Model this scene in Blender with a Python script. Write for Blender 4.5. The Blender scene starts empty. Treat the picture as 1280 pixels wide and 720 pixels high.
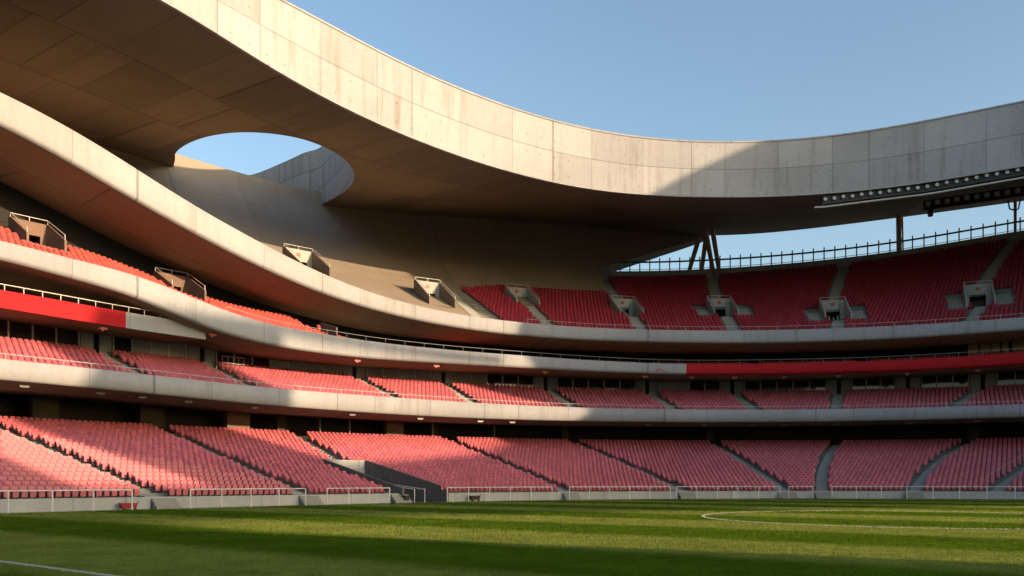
import bpy, bmesh, math, random
import numpy as np
from mathutils import Vector, Matrix
random.seed(7); rng=np.random.default_rng(7)
# ------------------------------------------------------------------ camera model used to measure the photograph
F=1108.0; YH=601.5; HC=1.6
# ------------------------------------------------------------------ plan curve of the bowl (front edge of the lowest stand)
S0,S1,DS=-90.0,190.0,0.25
ss=np.arange(S0,S1+DS/2,DS)
kk=np.interp(ss,[-90,-10,5,18,42,55,95,115,190],[.75,.6,.25,.25,1.25,1.35,1.35,.8,.6])
i0=int(round(-S0/DS))
cum=np.concatenate([[0],np.cumsum((kk[1:]+kk[:-1])/2*DS)])
th=np.radians(54.5-(cum-cum[i0]))
bx=np.concatenate([[0],np.cumsum((np.cos(th[1:])+np.cos(th[:-1]))/2*DS)])
by=np.concatenate([[0],np.cumsum((np.sin(th[1:])+np.sin(th[:-1]))/2*DS)])
bx=bx-bx[i0]-25.0; by=by-by[i0]+43.2
def P(s,o):
    s=np.asarray(s,float); t=np.interp(s,ss,th)
    return np.interp(s,ss,bx)-np.sin(t)*o, np.interp(s,ss,by)+np.cos(t)*o
def kr(s): return np.radians(np.interp(s,ss,kk))
def TH(s): return float(np.interp(s,ss,th))
_c={}
def s_at(x,o):
    key=round(float(o),3)
    if key not in _c:
        X,D=P(ss,o); ok=D>4
        a=640+F*X[ok]/D[ok]; b=ss[ok]; m=np.argmax(a); a=a[:m+1]; b=b[:m+1]
        n=np.where(np.diff(a)<=0)[0]
        if len(n): a=a[n[-1]+1:]; b=b[n[-1]+1:]
        _c[key]=(a,b)
    a,b=_c[key]; return np.interp(x,a,b)
def pxy(s,o,h):
    X,D=P(s,o); return 640+F*X/D, YH-F*(h-HC)/D
def hfun(o,pts,sig=2.0,lo=None):
    xs=np.array([p[0] for p in pts],float); ys=np.array([p[1] for p in pts],float)
    s=s_at(xs,o); X,D=P(s,o); h=(YH-ys)*D/F+HC
    if lo:
        s=np.concatenate([[q[0] for q in lo],s]); h=np.concatenate([[q[1] for q in lo],h])
    i=np.argsort(s); v=np.interp(ss,s[i],h[i])
    w=np.exp(-0.5*(np.arange(-60,61)*DS/sig)**2); w/=w.sum()
    v=np.convolve(np.pad(v,60,mode='edge'),w,mode='valid')
    return lambda q: np.interp(q,ss,v)
def raked(x,y,f,o0,o1):
    os_=np.linspace(o0,o1,500)
    ys=np.array([pxy(s_at(x,o),o,f(s_at(x,o),o))[1] for o in os_])
    o=os_[int(np.argmin(abs(ys-y)))]; return float(s_at(x,o)),float(o)
T2t=hfun(14,[(0,448),(125,461),(320,483),(370,488),(480,495),(640,506),(750,510),(960,512),(1120,510),(1280,505)],4)
T2b=hfun(14,[(0,474),(125,485),(240,497),(320,505),(370,509),(480,517),(640,524.5),(750,526.5),(960,527.5),(1120,525.5),(1280,521)],4)
RDt=hfun(16.5,[(0,361),(80,376),(157,391),(200,397)],4)
RDb=hfun(16.5,[(0,383),(80,399),(157,409.5),(200,417)],4)
T3t=hfun(15,[(0,299),(100,326),(160,339),(200,354),(240,371),(280,388),(340,407),(400,416),(450,425),(560,437),(640,443),(720,449),(850,455),(960,454),(1120,450),(1280,440)],2)
T3b=hfun(15,[(0,322),(100,350),(160,365),(200,383),(240,402),(280,417),(340,432),(400,441),(450,447),(560,454),(640,458.5),(720,463),(850,468),(960,468),(1120,464),(1280,455.5)],2)
T4t=hfun(15,[(0,112),(80,152),(160,203),(240,256),(320,299),(400,342),(480,372),(560,391),(640,402),(720,408.5),(800,411.5),(900,413),(1000,411.5),(1120,407),(1280,396)],3,[(-40,30.5),(-15,29.3)])
T4b=hfun(15,[(0,150),(80,195),(160,244),(240,289),(320,330),(400,366),(480,391),(560,408),(640,418.5),(720,424.5),(800,427),(900,429),(1000,428),(1120,423.5),(1280,412)],3,[(-40,28.5),(-15,27.3)])
FBt=hfun(8,[(357,0),(440,45),(520,88),(600,120),(680,148),(760,167),(830,175),(900,178),(960,177),(1060,168),(1160,150),(1280,124)],4)
FBb=hfun(8,[(215,0),(320,75),(440,140),(560,190),(640,215),(720,235),(800,243),(900,246),(1020,243),(1160,228),(1280,205)],4)
CRs=hfun(40,[(218,205),(400,258),(500,266),(640,271),(760,283),(880,297),(960,290),(1120,269),(1280,248)],4)
SBk=hfun(37.5,[(747,345),(850,343),(960,337),(1080,325),(1160,314),(1240,299),(1280,291)],3)   # tops of the last upper row
lin=lambda a,b,f: a+(b-a)*f
SEND=94.0
# ------------------------------------------------------------------ mesh helpers
COL=bpy.context.scene.collection
class MB:
    def __init__(s): s.v=[];s.f=[];s.uv=[];s.mi=[];s.sm=[]
    def face(s,pts,uv=None,mi=0,sm=False):
        n=len(s.v); s.v+= [tuple(p) for p in pts]; s.f.append(tuple(range(n,n+len(pts))))
        s.uv+= uv if uv else [(p[0]+p[1],p[2]) for p in pts]; s.mi.append(mi); s.sm.append(sm)
    def grid(s,G,U,V,mi=0,sm=True,keep=None,flip=False):
        G=np.asarray(G,float); n,m=G.shape[:2]; b=len(s.v)
        s.v+= [tuple(p) for p in G.reshape(-1,3)]
        for i in range(n-1):
            for j in range(m-1):
                if keep is not None and not keep[i][j]: continue
                q=[(i,j),(i+1,j),(i+1,j+1),(i,j+1)]
                if flip: q=q[::-1]
                s.f.append(tuple(b+a*m+c for a,c in q)); s.uv+=[(float(U[a][c]),float(V[a][c])) for a,c in q]; s.mi.append(mi); s.sm.append(sm)
    def box(s,c,h,M=None,mi=0,bev=0):
        # c centre, h half sizes, M 3x3 axes rows (ex,ey,ez)
        e=[Vector((1,0,0)),Vector((0,1,0)),Vector((0,0,1))] if M is None else [Vector(a) for a in M]
        c=Vector(c); k=lambda a,b,d: c+e[0]*h[0]*a+e[1]*h[1]*b+e[2]*h[2]*d
        for q in ([(-1,-1,-1),(-1,1,-1),(1,1,-1),(1,-1,-1)],[(-1,-1,1),(1,-1,1),(1,1,1),(-1,1,1)],[(-1,-1,-1),(1,-1,-1),(1,-1,1),(-1,-1,1)],[(1,1,-1),(-1,1,-1),(-1,1,1),(1,1,1)],[(1,-1,-1),(1,1,-1),(1,1,1),(1,-1,1)],[(-1,1,-1),(-1,-1,-1),(-1,-1,1),(-1,1,1)]):
            s.face([k(*a) for a in q],[((k(*a)-c).dot(e[0])+(k(*a)-c).dot(e[1]),(k(*a)-c).dot(e[2])) for a in q],mi)
    def tube(s,pts,r,n=6,mi=0,cap=True):
        pts=[Vector(p) for p in pts]; rs=r if isinstance(r,(list,tuple)) else [r]*len(pts); R=[]
        for i,p in enumerate(pts):
            d=((pts[min(i+1,len(pts)-1)]-pts[max(i-1,0)]) or Vector((0,0,1))).normalized()
            a=d.cross(Vector((0,0,1)));
            if a.length<.05: a=d.cross(Vector((1,0,0)))
            a.normalize(); b=d.cross(a)
            R.append([p+(a*math.cos(2*math.pi*k/n)+b*math.sin(2*math.pi*k/n))*rs[i] for k in range(n)])
        for i in range(len(pts)-1):
            for k in range(n):
                s.face([R[i][k],R[i][(k+1)%n],R[i+1][(k+1)%n],R[i+1][k]],[(k*.1,i),(k*.1+.1,i),(k*.1+.1,i+1),(k*.1,i+1)],mi,False)
        if cap: s.face(R[0][::-1],None,mi); s.face(R[-1],None,mi)
    def build(s,name,mats,parent=None):
        me=bpy.data.meshes.new(name); me.from_pydata(s.v,[],s.f)
        mats=mats if isinstance(mats,(list,tuple)) else [mats]
        for m in mats: me.materials.append(m)
        uv=me.uv_layers.new(name='UVMap'); uv.data.foreach_set('uv',np.array(s.uv,'f').ravel())
        me.polygons.foreach_set('material_index',s.mi); me.polygons.foreach_set('use_smooth',s.sm); me.update()
        o=bpy.data.objects.new(name,me); COL.objects.link(o)
        if parent is not None: put(o,parent)
        return o
def put(o,parent):
    o.parent=parent; bpy_loc=parent.location
    o.matrix_parent_inverse=Matrix.Translation(-Vector(bpy_loc)) if parent.rotation_euler[2]==0 else parent.matrix_basis.inverted()
def tag(o,label,cat,group=None,kind=None):
    if label: o['label']=label
    if cat: o['category']=cat
    if group: o['group']=group
    if kind: o['kind']=kind
    return o
def thing(name,label,cat,loc=(0,0,0),group=None,parent=None):
    o=bpy.data.objects.new(name,None); COL.objects.link(o); o.location=loc; o.empty_display_size=.3
    if parent is not None: put(o,parent)
    return tag(o,label,cat,group)
def axes(s):  # local frame at s: along, outward, up
    t=TH(s); return (Vector((math.cos(t),math.sin(t),0)),Vector((-math.sin(t),math.cos(t),0)),Vector((0,0,1)))
def pt(s,o,h): X,D=P(s,o); return Vector((float(X),float(D),float(h)))
def arr(s,f): return np.asarray(f(s) if callable(f) else np.full(len(s),float(f)),float)
def strip(mb,S,prof,mi=0,sm=True,v0=0.0,keep=None):
    """sweep: prof = list of (o,h), each a number or a function of s; one smooth strip, facing away from the outward-left side"""
    O=[arr(S,p[0]) for p in prof]; H=[arr(S,p[1]) for p in prof]
    G=np.zeros((len(S),len(prof),3)); V=np.zeros((len(S),len(prof)))
    for j in range(len(prof)):
        X,D=P(S,O[j]); G[:,j,0]=X;G[:,j,1]=D;G[:,j,2]=H[j]
    d=[0.0]
    for j in range(1,len(prof)): d.append(d[-1]+float(np.mean(np.hypot(O[j]-O[j-1],H[j]-H[j-1]))))
    om=np.mean([o.mean() for o in O]); u=np.concatenate([[0],np.cumsum(np.diff(S)*(1+om*kr(S[:-1])))])+S[0]
    U=np.repeat(u[:,None],len(prof),1); V[:]=np.array(d)[None]+v0
    mb.grid(G,U,V,mi,sm,keep)
# ------------------------------------------------------------------ materials
def newmat(name):
    m=bpy.data.materials.new(name); m.use_nodes=True; nt=m.node_tree; b=nt.nodes['Principled BSDF']; return m,nt,b
class N:
    def __init__(s,nt): s.nt=nt
    def m(s,op,a,b=None,c=None,clamp=False):
        n=s.nt.nodes.new('ShaderNodeMath'); n.operation=op; n.use_clamp=clamp
        for i,x in enumerate((a,b,c)):
            if x is None: continue
            if isinstance(x,(int,float)): n.inputs[i].default_value=x
            else: s.nt.links.new(x,n.inputs[i])
        return n.outputs[0]
    def comb(s,x,y,z=0):
        n=s.nt.nodes.new('ShaderNodeCombineXYZ')
        for i,v in enumerate((x,y,z)):
            if isinstance(v,(int,float)): n.inputs[i].default_value=v
            else: s.nt.links.new(v,n.inputs[i])
        return n.outputs[0]
    def noise(s,vec,scale,detail=4,rough=.55):
        n=s.nt.nodes.new('ShaderNodeTexNoise'); n.inputs['Scale'].default_value=scale; n.inputs['Detail'].default_value=detail; n.inputs['Roughness'].default_value=rough
        s.nt.links.new(vec,n.inputs['Vector']); return n.outputs['Fac']
    def white(s,vec):
        n=s.nt.nodes.new('ShaderNodeTexWhiteNoise'); s.nt.links.new(vec,n.inputs['Vector']); return n.outputs['Value']
    def uv(s):
        n=s.nt.nodes.new('ShaderNodeUVMap'); n.uv_map='UVMap'; sp=s.nt.nodes.new('ShaderNodeSeparateXYZ'); s.nt.links.new(n.outputs[0],sp.inputs[0]); return n.outputs[0],sp.outputs[0],sp.outputs[1]
    def pos(s):
        n=s.nt.nodes.new('ShaderNodeNewGeometry'); return n.outputs['Position']
    def rng(s,x,a,b,c,d):
        n=s.nt.nodes.new('ShaderNodeMapRange'); n.clamp=True
        for i,v in enumerate((a,b,c,d)): n.inputs[i+1].default_value=v
        s.nt.links.new(x,n.inputs[0]); return n.outputs[0]
    def mulcol(s,col,fac):
        n=s.nt.nodes.new('ShaderNodeVectorMath'); n.operation='SCALE'
        if isinstance(col,tuple): n.inputs[0].default_value=col[:3]
        else: s.nt.links.new(col,n.inputs[0])
        s.nt.links.new(fac,n.inputs['Scale']); return n.outputs[0]
    def mix(s,f,a,b):
        n=s.nt.nodes.new('ShaderNodeMix'); n.data_type='RGBA'
        if isinstance(f,(int,float)): n.inputs[0].default_value=f
        else: s.nt.links.new(f,n.inputs[0])
        for k,v in ((6,a),(7,b)):
            if isinstance(v,tuple): n.inputs[k].default_value=(*v[:3],1)
            else: s.nt.links.new(v,n.inputs[k])
        return n.outputs[2]
    def bump(s,h,st,dist,b):
        n=s.nt.nodes.new('ShaderNodeBump'); n.inputs['Strength'].default_value=st; n.inputs['Distance'].default_value=dist
        s.nt.links.new(h,n.inputs['Height']); s.nt.links.new(n.outputs[0],b.inputs['Normal'])
def concrete(name,col,pw=6,ph=3,stag=True,joint=.05,jd=.55,var=.10,streak=.16,holes=False,rough=.85,stain=(.24,.17,.11)):
    m,nt,b=newmat(name); n=N(nt); uv,u,v=n.uv()
    row=n.m('FLOOR',n.m('DIVIDE',v,ph))
    jit=n.m('MULTIPLY',n.white(n.comb(row,3.1)),.5 if stag else 0)
    # panel edges nudged so that widths differ
    uu=n.m('ADD',n.m('DIVIDE',u,pw),jit)
    uu=n.m('ADD',uu,n.m('MULTIPLY',n.m('SINE',n.m('MULTIPLY',uu,4.4)),.14))
    cell=n.m('FLOOR',uu); fu=n.m('FRACT',uu); fv=n.m('FRACT',n.m('DIVIDE',v,ph))
    du=n.m('MULTIPLY',n.m('MINIMUM',fu,n.m('SUBTRACT',1,fu)),pw); dv=n.m('MULTIPLY',n.m('MINIMUM',fv,n.m('SUBTRACT',1,fv)),ph)
    j=n.rng(n.m('MINIMUM',du,dv),joint*.35,joint,jd,1.0)
    tone=n.rng(n.white(n.comb(cell,row,1.7)),0,1,1-var,1+var*.6)
    big=n.rng(n.noise(n.pos(),.16,5,.6),.3,.7,.90,1.07)
    fine=n.rng(n.noise(n.pos(),2.6,5,.7),.3,.7,.93,1.05)
    stn=n.noise(n.comb(n.m('MULTIPLY',u,1.3),n.m('MULTIPLY',v,.10),n.m('MULTIPLY',cell,3.7)),1.0,6,.65)
    pstk=n.white(n.comb(cell,row,9.3))
    stk=n.m('MULTIPLY',n.rng(stn,.50,.72,0,1),n.rng(pstk,.35,1,.35,1))
    f=n.m('MULTIPLY',n.m('MULTIPLY',tone,big),n.m('MULTIPLY',fine,j))
    if holes:
        hu=n.m('SUBTRACT',n.m('FRACT',n.m('DIVIDE',u,1.5)),.5); hv=n.m('SUBTRACT',n.m('FRACT',n.m('DIVIDE',v,1.45)),.5)
        d=n.m('SQRT',n.m('ADD',n.m('POWER',n.m('MULTIPLY',hu,1.5),2),n.m('POWER',n.m('MULTIPLY',hv,1.45),2)))
        f=n.m('MULTIPLY',f,n.m('MAXIMUM',n.rng(d,.05,.09,.6,1),n.rng(n.noise(n.pos(),.22,1),.5,.54,1,0)))
    base=n.mix(n.m('MULTIPLY',stk,streak*3),col,tuple(c*s*1.2 for c,s in zip(col,(.52,.47,.42))))
    nt.links.new(n.mulcol(base,f),b.inputs['Base Color']); b.inputs['Roughness'].default_value=rough
    h=n.m('ADD',n.m('MULTIPLY',n.noise(n.pos(),5,5,.7),.5),n.m('MULTIPLY',j,1.0)); n.bump(h,.35,.04,b)
    return m
def plain(name,col,rough=.6,var=.12,scale=1.5,metal=0,spec=.5):
    m,nt,b=newmat(name); n=N(nt); f=n.rng(n.noise(n.pos(),scale,4,.6),.25,.75,1-var,1+var)
    nt.links.new(n.mulcol(col,f),b.inputs['Base Color']); b.inputs['Roughness'].default_value=rough; b.inputs['Metallic'].default_value=metal; b.inputs['Specular IOR Level'].default_value=spec
    return m
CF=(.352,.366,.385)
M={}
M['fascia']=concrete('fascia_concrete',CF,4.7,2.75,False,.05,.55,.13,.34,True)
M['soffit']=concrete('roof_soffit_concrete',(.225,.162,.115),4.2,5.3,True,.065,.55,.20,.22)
M['opening']=concrete('opening_concrete',(.33,.325,.315),7,2.6,True,.08,.5,.08,.35)
M['shell']=concrete('shell_concrete',(.335,.285,.225),9,5.5,True,.06,.72,.05,.10)
M['parapet']=concrete('parapet_concrete',(.345,.362,.382),5.2,30,False,.05,.55,.06,.20)
M['bounce_soffit']=concrete('bounce_tinted_soffit',(.55,.335,.22),14,4.2,False,.09,.6,.06,.06)  # warm base colour stands in for light bounced up from the seats below
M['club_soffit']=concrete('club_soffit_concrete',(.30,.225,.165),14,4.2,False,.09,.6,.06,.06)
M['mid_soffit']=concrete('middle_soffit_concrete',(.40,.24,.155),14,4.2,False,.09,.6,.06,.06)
M['terrace']=concrete('terrace_concrete',(.17,.18,.17),7,30,False,.03,.8,.06,.10)
M['stair']=concrete('stair_concrete',(.27,.28,.265),30,30,False,.03,.9,.05,.10)
M['wallgrey']=concrete('grey_wall',(.42,.44,.43),4.0,30,False,.05,.7,.06,.10)
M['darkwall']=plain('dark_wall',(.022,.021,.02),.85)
M['rampwall']=plain('ramp_wall',(.13,.12,.12),.75)
M['brown']=concrete('brown_column_concrete',(.20,.13,.10),30,30,False,.03,.9,.05,.1)
M['red']=plain('red_band_paint',(.42,.014,.02),.7,.05,spec=.15)
M['white']=plain('white_rail_paint',(.70,.69,.66),.4,.06)
M['lampgrey']=plain('grey_lens',(.16,.16,.15),.3)
M['railgrey']=plain('grey_rail',(.34,.34,.33),.5)
M['steel']=plain('dark_steel',(.06,.065,.07),.45,.1,1.5,.3)
M['black']=plain('black_housing',(.018,.018,.018),.5)
M['lens']=plain('lamp_lens',(.50,.48,.44),.2,.05)
M['redlamp']=plain('red_lamp_housing',(.45,.07,.04),.5)
M['panel']=plain('grey_green_panel',(.25,.28,.275),.5,.06,.6)
M['mull']=plain('pale_mullion',(.50,.49,.46),.45,.05)
M['warm']=plain('cream_panel',(.62,.48,.28),.6,.15,2)
M['cartred']=plain('red_cart_plastic',(.33,.02,.03),.45)
M['brownwall']=concrete('brown_vomitory_concrete',(.17,.14,.115),30,30,False,.03,.9,.05,.2)
M['tan']=plain('tan_column_concrete',(.36,.29,.20),.8,.1)
def glassmat():
    m,nt,b=newmat('box_glass'); n=N(nt)
    uv,u,v=n.uv()
    nz=n.noise(n.comb(n.m('MULTIPLY',u,.8),n.m('MULTIPLY',v,1.4)),1.1,3,.5)
    nt.links.new(n.mix(n.rng(nz,.5,.72,0,1),(.018,.019,.02),(.06,.058,.05)),b.inputs['Base Color'])
    b.inputs['Roughness'].default_value=.06; b.inputs['Specular IOR Level'].default_value=.6
    n.bump(n.noise(n.pos(),.25,2),.05,.3,b); return m
M['glass']=glassmat()
def seatmat(name,col,var):
    m,nt,b=newmat(name); n=N(nt)
    uv,u,v=n.uv()
    f=n.rng(n.white(n.comb(n.m('FLOOR',u),n.m('FLOOR',v))),0,1,1-var,1+var)
    big=n.rng(n.noise(n.pos(),.12,3),.3,.7,.92,1.08)
    c=n.mulcol(col,n.m('MULTIPLY',f,big)); nt.links.new(c,b.inputs['Base Color'])
    b.inputs['Roughness'].default_value=.42; b.inputs['Specular IOR Level'].default_value=.5
    return m
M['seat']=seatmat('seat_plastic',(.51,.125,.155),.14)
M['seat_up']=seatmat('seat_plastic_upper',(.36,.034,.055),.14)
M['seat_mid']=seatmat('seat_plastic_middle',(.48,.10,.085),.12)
M['seatdark']=plain('seat_bracket',(.03,.02,.02),.6)
# grass
G1=np.array([.62,.785]); G2=np.array([.785,-.62])
def grassmat():
    m,nt,b=newmat('pitch_grass'); n=N(nt); p=n.pos(); sp=nt.nodes.new('ShaderNodeSeparateXYZ'); nt.links.new(p,sp.inputs[0])
    c=n.m('ADD',n.m('MULTIPLY',sp.outputs[0],G1[0]),n.m('MULTIPLY',sp.outputs[1],G1[1])); e=n.m('ADD',n.m('MULTIPLY',sp.outputs[0],G2[0]),n.m('MULTIPLY',sp.outputs[1],G2[1]))
    c2=n.m('ADD',c,n.m('MULTIPLY',n.noise(p,.5,2),.35))
    w=n.m('SINE',n.m('MULTIPLY',n.m('SUBTRACT',c2,12.15),math.pi/5.2)); st=n.rng(w,-.10,.10,1,0)
    col=n.mix(st,(.030,.078,.004),(.088,.150,.036))
    mott=n.rng(n.noise(p,.35,4,.6),.3,.7,.82,1.16); fine=n.rng(n.noise(n.comb(n.m('MULTIPLY',e,1.0),c,0),7,4,.8),.25,.75,.62,1.40)
    fine2=n.rng(n.noise(p,45,2,.8),.3,.7,.72,1.28)
    dry=n.rng(n.noise(p,1.1,5,.7),.50,.75,0,.55)
    col=n.mix(dry,col,(.115,.118,.032))
    nt.links.new(n.mulcol(col,n.m('MULTIPLY',n.m('MULTIPLY',mott,fine2),fine)),b.inputs['Base Color']); b.inputs['Roughness'].default_value=.8; b.inputs['Specular IOR Level'].default_value=.1
    # every blade leans its own way: the surface normal is scattered at blade size
    tx=nt.nodes.new('ShaderNodeTexNoise'); tx.inputs['Scale'].default_value=55; tx.inputs['Detail'].default_value=2; nt.links.new(p,tx.inputs['Vector'])
    v1=nt.nodes.new('ShaderNodeVectorMath'); v1.operation='SUBTRACT'; nt.links.new(tx.outputs['Color'],v1.inputs[0]); v1.inputs[1].default_value=(.5,.5,.5)
    v2=nt.nodes.new('ShaderNodeVectorMath'); v2.operation='MULTIPLY'; nt.links.new(v1.outputs[0],v2.inputs[0]); v2.inputs[1].default_value=(7,7,0)
    v3=nt.nodes.new('ShaderNodeVectorMath'); v3.operation='ADD'; nt.links.new(v2.outputs[0],v3.inputs[0]); v3.inputs[1].default_value=(0,0,1)
    v4=nt.nodes.new('ShaderNodeVectorMath'); v4.operation='NORMALIZE'; nt.links.new(v3.outputs[0],v4.inputs[0]); nt.links.new(v4.outputs[0],b.inputs['Normal'])
    return m
M['grass']=grassmat()
M['track']=plain('track_apron',(.13,.13,.12),.85,.2,.5)
M['earth']=plain('outer_ground',(.07,.065,.06),.9,.2,.05)
def linemat():
    m,nt,b=newmat('line_paint'); n=N(nt); f=n.noise(n.pos(),22,4,.8)
    nt.links.new(n.mix(n.rng(f,.55,.68,0,.7),(.78,.78,.74),(.12,.16,.05)),b.inputs['Base Color']); b.inputs['Roughness'].default_value=.8; return m
M['line']=linemat()
# ------------------------------------------------------------------ ground and pitch
def sheet(name,x0,x1,y0,y1,z,mat,n=1):
    mb=MB(); mb.face([(x0,y0,z),(x1,y0,z),(x1,y1,z),(x0,y1,z)]); o=mb.build(name,mat); o['kind']='structure'; return o
sheet('ground',-3000,3000,-3000,3000,-.02,M['earth'])
mb=MB(); S=np.arange(-88,130,2.0); X,D=P(S,0.05)
mb.face([(-40,-70,0)]+[(float(a),float(b),0) for a,b in zip(X,D)]+[(80,-70,0)],None)
o=mb.build('pitch',M['grass']); o['kind']='structure'
def flatstrip(name,pts,w,z):
    mb=MB(); pts=[Vector((*p,0)) for p in pts]; L=[];R=[]
    for i,p in enumerate(pts):
        d=(pts[min(i+1,len(pts)-1)]-pts[max(i-1,0)]).normalized(); nrm=Vector((-d.y,d.x,0)); L.append(p+nrm*w/2+Vector((0,0,z)));R.append(p-nrm*w/2+Vector((0,0,z)))
    for i in range(len(pts)-1): mb.face([R[i],R[i+1],L[i+1],L[i]])
    o=mb.build(name,M['line']); o['kind']='structure'; return o
cc=(17.6,38.3)
flatstrip('centre_circle',[(cc[0]+9.15*math.cos(a),cc[1]+9.15*math.sin(a)) for a in np.linspace(0,2*math.pi,97)],.13,.004)
q0=Vector((-10.15,17.5))
flatstrip('penalty_line',[(q0[0]-G2[0]*9,q0[1]-G2[1]*9),(q0[0]+G2[0]*32,q0[1]+G2[1]*32)],.12,.004)
# grass blades: one mesh, thicker further away so that the turf stays closed
def blade_mat(name,white):
    m=bpy.data.materials.new(name); m.use_nodes=True; nt=m.node_tree; n=N(nt); out=nt.nodes['Material Output']; nt.nodes.remove(nt.nodes['Principled BSDF'])
    p=n.pos(); sp=nt.nodes.new('ShaderNodeSeparateXYZ'); nt.links.new(p,sp.inputs[0])
    if white: col=n.mulcol((.62,.62,.58),n.rng(n.noise(p,9,3),.3,.7,.8,1.1))
    else:
        c=n.m('ADD',n.m('MULTIPLY',sp.outputs[0],G1[0]),n.m('MULTIPLY',sp.outputs[1],G1[1])); c2=n.m('ADD',c,n.m('MULTIPLY',n.noise(p,.5,2),.35))
        st=n.rng(n.m('SINE',n.m('MULTIPLY',n.m('SUBTRACT',c2,12.15),math.pi/5.2)),-.38,.38,1,0)
        uv,u_,v_=n.uv()
        col=n.mix(st,(.092,.180,.008),(.245,.305,.062)); col=n.mix(n.m('MULTIPLY',u_,.12),col,(.27,.26,.08))
        col=n.mulcol(col,n.m('MULTIPLY',n.rng(v_,0,1,.86,1.14),n.m('MULTIPLY',n.rng(n.noise(p,.35,4,.6),.3,.7,.82,1.16),n.rng(n.noise(p,1.6,3,.6),.3,.7,.85,1.15))))
    d=nt.nodes.new('ShaderNodeBsdfDiffuse'); t=nt.nodes.new('ShaderNodeBsdfTranslucent'); mx=nt.nodes.new('ShaderNodeMixShader'); mx.inputs[0].default_value=.5
    nt.links.new(col,d.inputs[0]); nt.links.new(col,t.inputs[0]); nt.links.new(d.outputs[0],mx.inputs[1]); nt.links.new(t.outputs[0],mx.inputs[2]); nt.links.new(mx.outputs[0],out.inputs[0]); return m
def blades():
    n=720000; yy=YH+19.5+(140)*rng.random(n)**1.25; xx=-130+1540*rng.random(n); D=F*HC/(yy-YH)+rng.normal(0,.15,n); X=(xx-640)/F*D
    nl=4500; aa=rng.random(nl)*2*math.pi; rr=9.15+rng.uniform(-.05,.05,nl); X=np.concatenate([X,cc[0]+rr*np.cos(aa)]); D=np.concatenate([D,cc[1]+rr*np.sin(aa)])
    tt=rng.uniform(-3,10,16000); ww=rng.uniform(-.06,.06,16000); X=np.concatenate([X,q0[0]+G2[0]*tt+G1[0]*ww]); D=np.concatenate([D,q0[1]+G2[1]*tt+G1[1]*ww])
    # keep on the pitch, inside the front edge
    sx,sy=P(np.arange(-60,96,.5),.25); N_=len(X); ok=np.ones(N_,bool)
    for i0_ in range(0,N_,40000):
        a=X[i0_:i0_+40000]; b=D[i0_:i0_+40000]
        lim=np.interp(a,sx[np.argsort(sx)],sy[np.argsort(sx)]); ok[i0_:i0_+40000]=b<lim-.1
    X,D=X[ok],D[ok]; n=len(X)
    wht=(np.abs(np.hypot(X-cc[0],D-cc[1])-9.15)<.05)|((np.abs((X-q0[0])*G1[0]+(D-q0[1])*G1[1])<.065)&((X-q0[0])*G2[0]+(D-q0[1])*G2[1]<24))
    yaw=rng.random(n)*math.pi*2; w=.00048*D*rng.uniform(.6,1.3,n)+.002; h=rng.uniform(.022,.034,n)*(1+D/120)
    stp=np.sign(np.sin((X*G1[0]+D*G1[1]-12.15)*math.pi/5.2)); lx=rng.normal(0,.012,n)+G2[0]*.008*stp; ly=rng.normal(0,.012,n)+G2[1]*.008*stp
    dx,dy=np.cos(yaw)*w,np.sin(yaw)*w
    V=np.stack([np.stack([X-dx,D-dy,0*X],-1),np.stack([X+dx,D+dy,0*X],-1),np.stack([X+lx+dx*.55,D+ly+dy*.55,h],-1),np.stack([X+lx-dx*.55,D+ly-dy*.55,h*.92],-1)],1).reshape(-1,3)
    me=bpy.data.meshes.new('grass'); me.vertices.add(len(V)); me.vertices.foreach_set('co',V.astype('f').ravel()); me.loops.add(4*n); me.loops.foreach_set('vertex_index',np.arange(4*n,dtype='i'))
    me.polygons.add(n); me.polygons.foreach_set('loop_start',(np.arange(n)*4).astype('i')); me.polygons.foreach_set('loop_total',np.full(n,4,'i'))
    me.materials.append(blade_mat('grass_blade',False)); me.materials.append(blade_mat('painted_blade',True)); me.polygons.foreach_set('material_index',wht.astype('i'))
    uv=np.repeat(np.stack([rng.random(n),rng.random(n)],-1),4,0); me.uv_layers.new(name='UVMap').data.foreach_set('uv',uv.astype('f').ravel()); me.update(calc_edges=True)
    o=bpy.data.objects.new('grass',me); COL.objects.link(o); tag(o,'short mown striped turf covering the pitch','grass',None,'stuff')
blades()
# ------------------------------------------------------------------ seat shapes
def seat_arrays(simple=True):
    """one folded stadium seat: x along row, y outward (back), z up; facing -y. returns verts, faces"""
    v=[];f=[]
    def prism(out,y0,y1,lean=0.0,z0=0):
        b=len(v); n=len(out)
        for y in (y0,y1):
            for x,z in out: v.append((x,y+lean*(z-z0),z))
        f.append(tuple(b+i for i in range(n))); f.append(tuple(b+n+i for i in range(n))[::-1])
        for i in range(n): f.append((b+(i+1)%n,b+i,b+n+i,b+n+(i+1)%n))
    w=.178
    prism([(-w,.34),(w,.34),(w,.74),(w-.06,.82),(-w+.06,.82),(-w,.74)],.0,.05,.16,.34)      # backrest
    prism([(-w+.02,.22),(-w+.06,.17),(w-.06,.17),(w-.02,.22),(w-.02,.60),(-w+.02,.60)],-.13,-.06,-.06,.17) # tipped-up seat pan
    return np.array(v),f
SV,SF=seat_arrays(); SV[:,2]*=.90
class SeatStuff:
    def __init__(s): s.V=[];s.n=0;s.R=[]
seats=[]   # (x,y,z,theta,tier)
def add_seats(o,z,s_list,tier):
    for s in s_list:
        X,D=P(s,o); seats.append((float(X),float(D),float(z(s)),TH(s),tier,float(s),float(o)))
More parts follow.
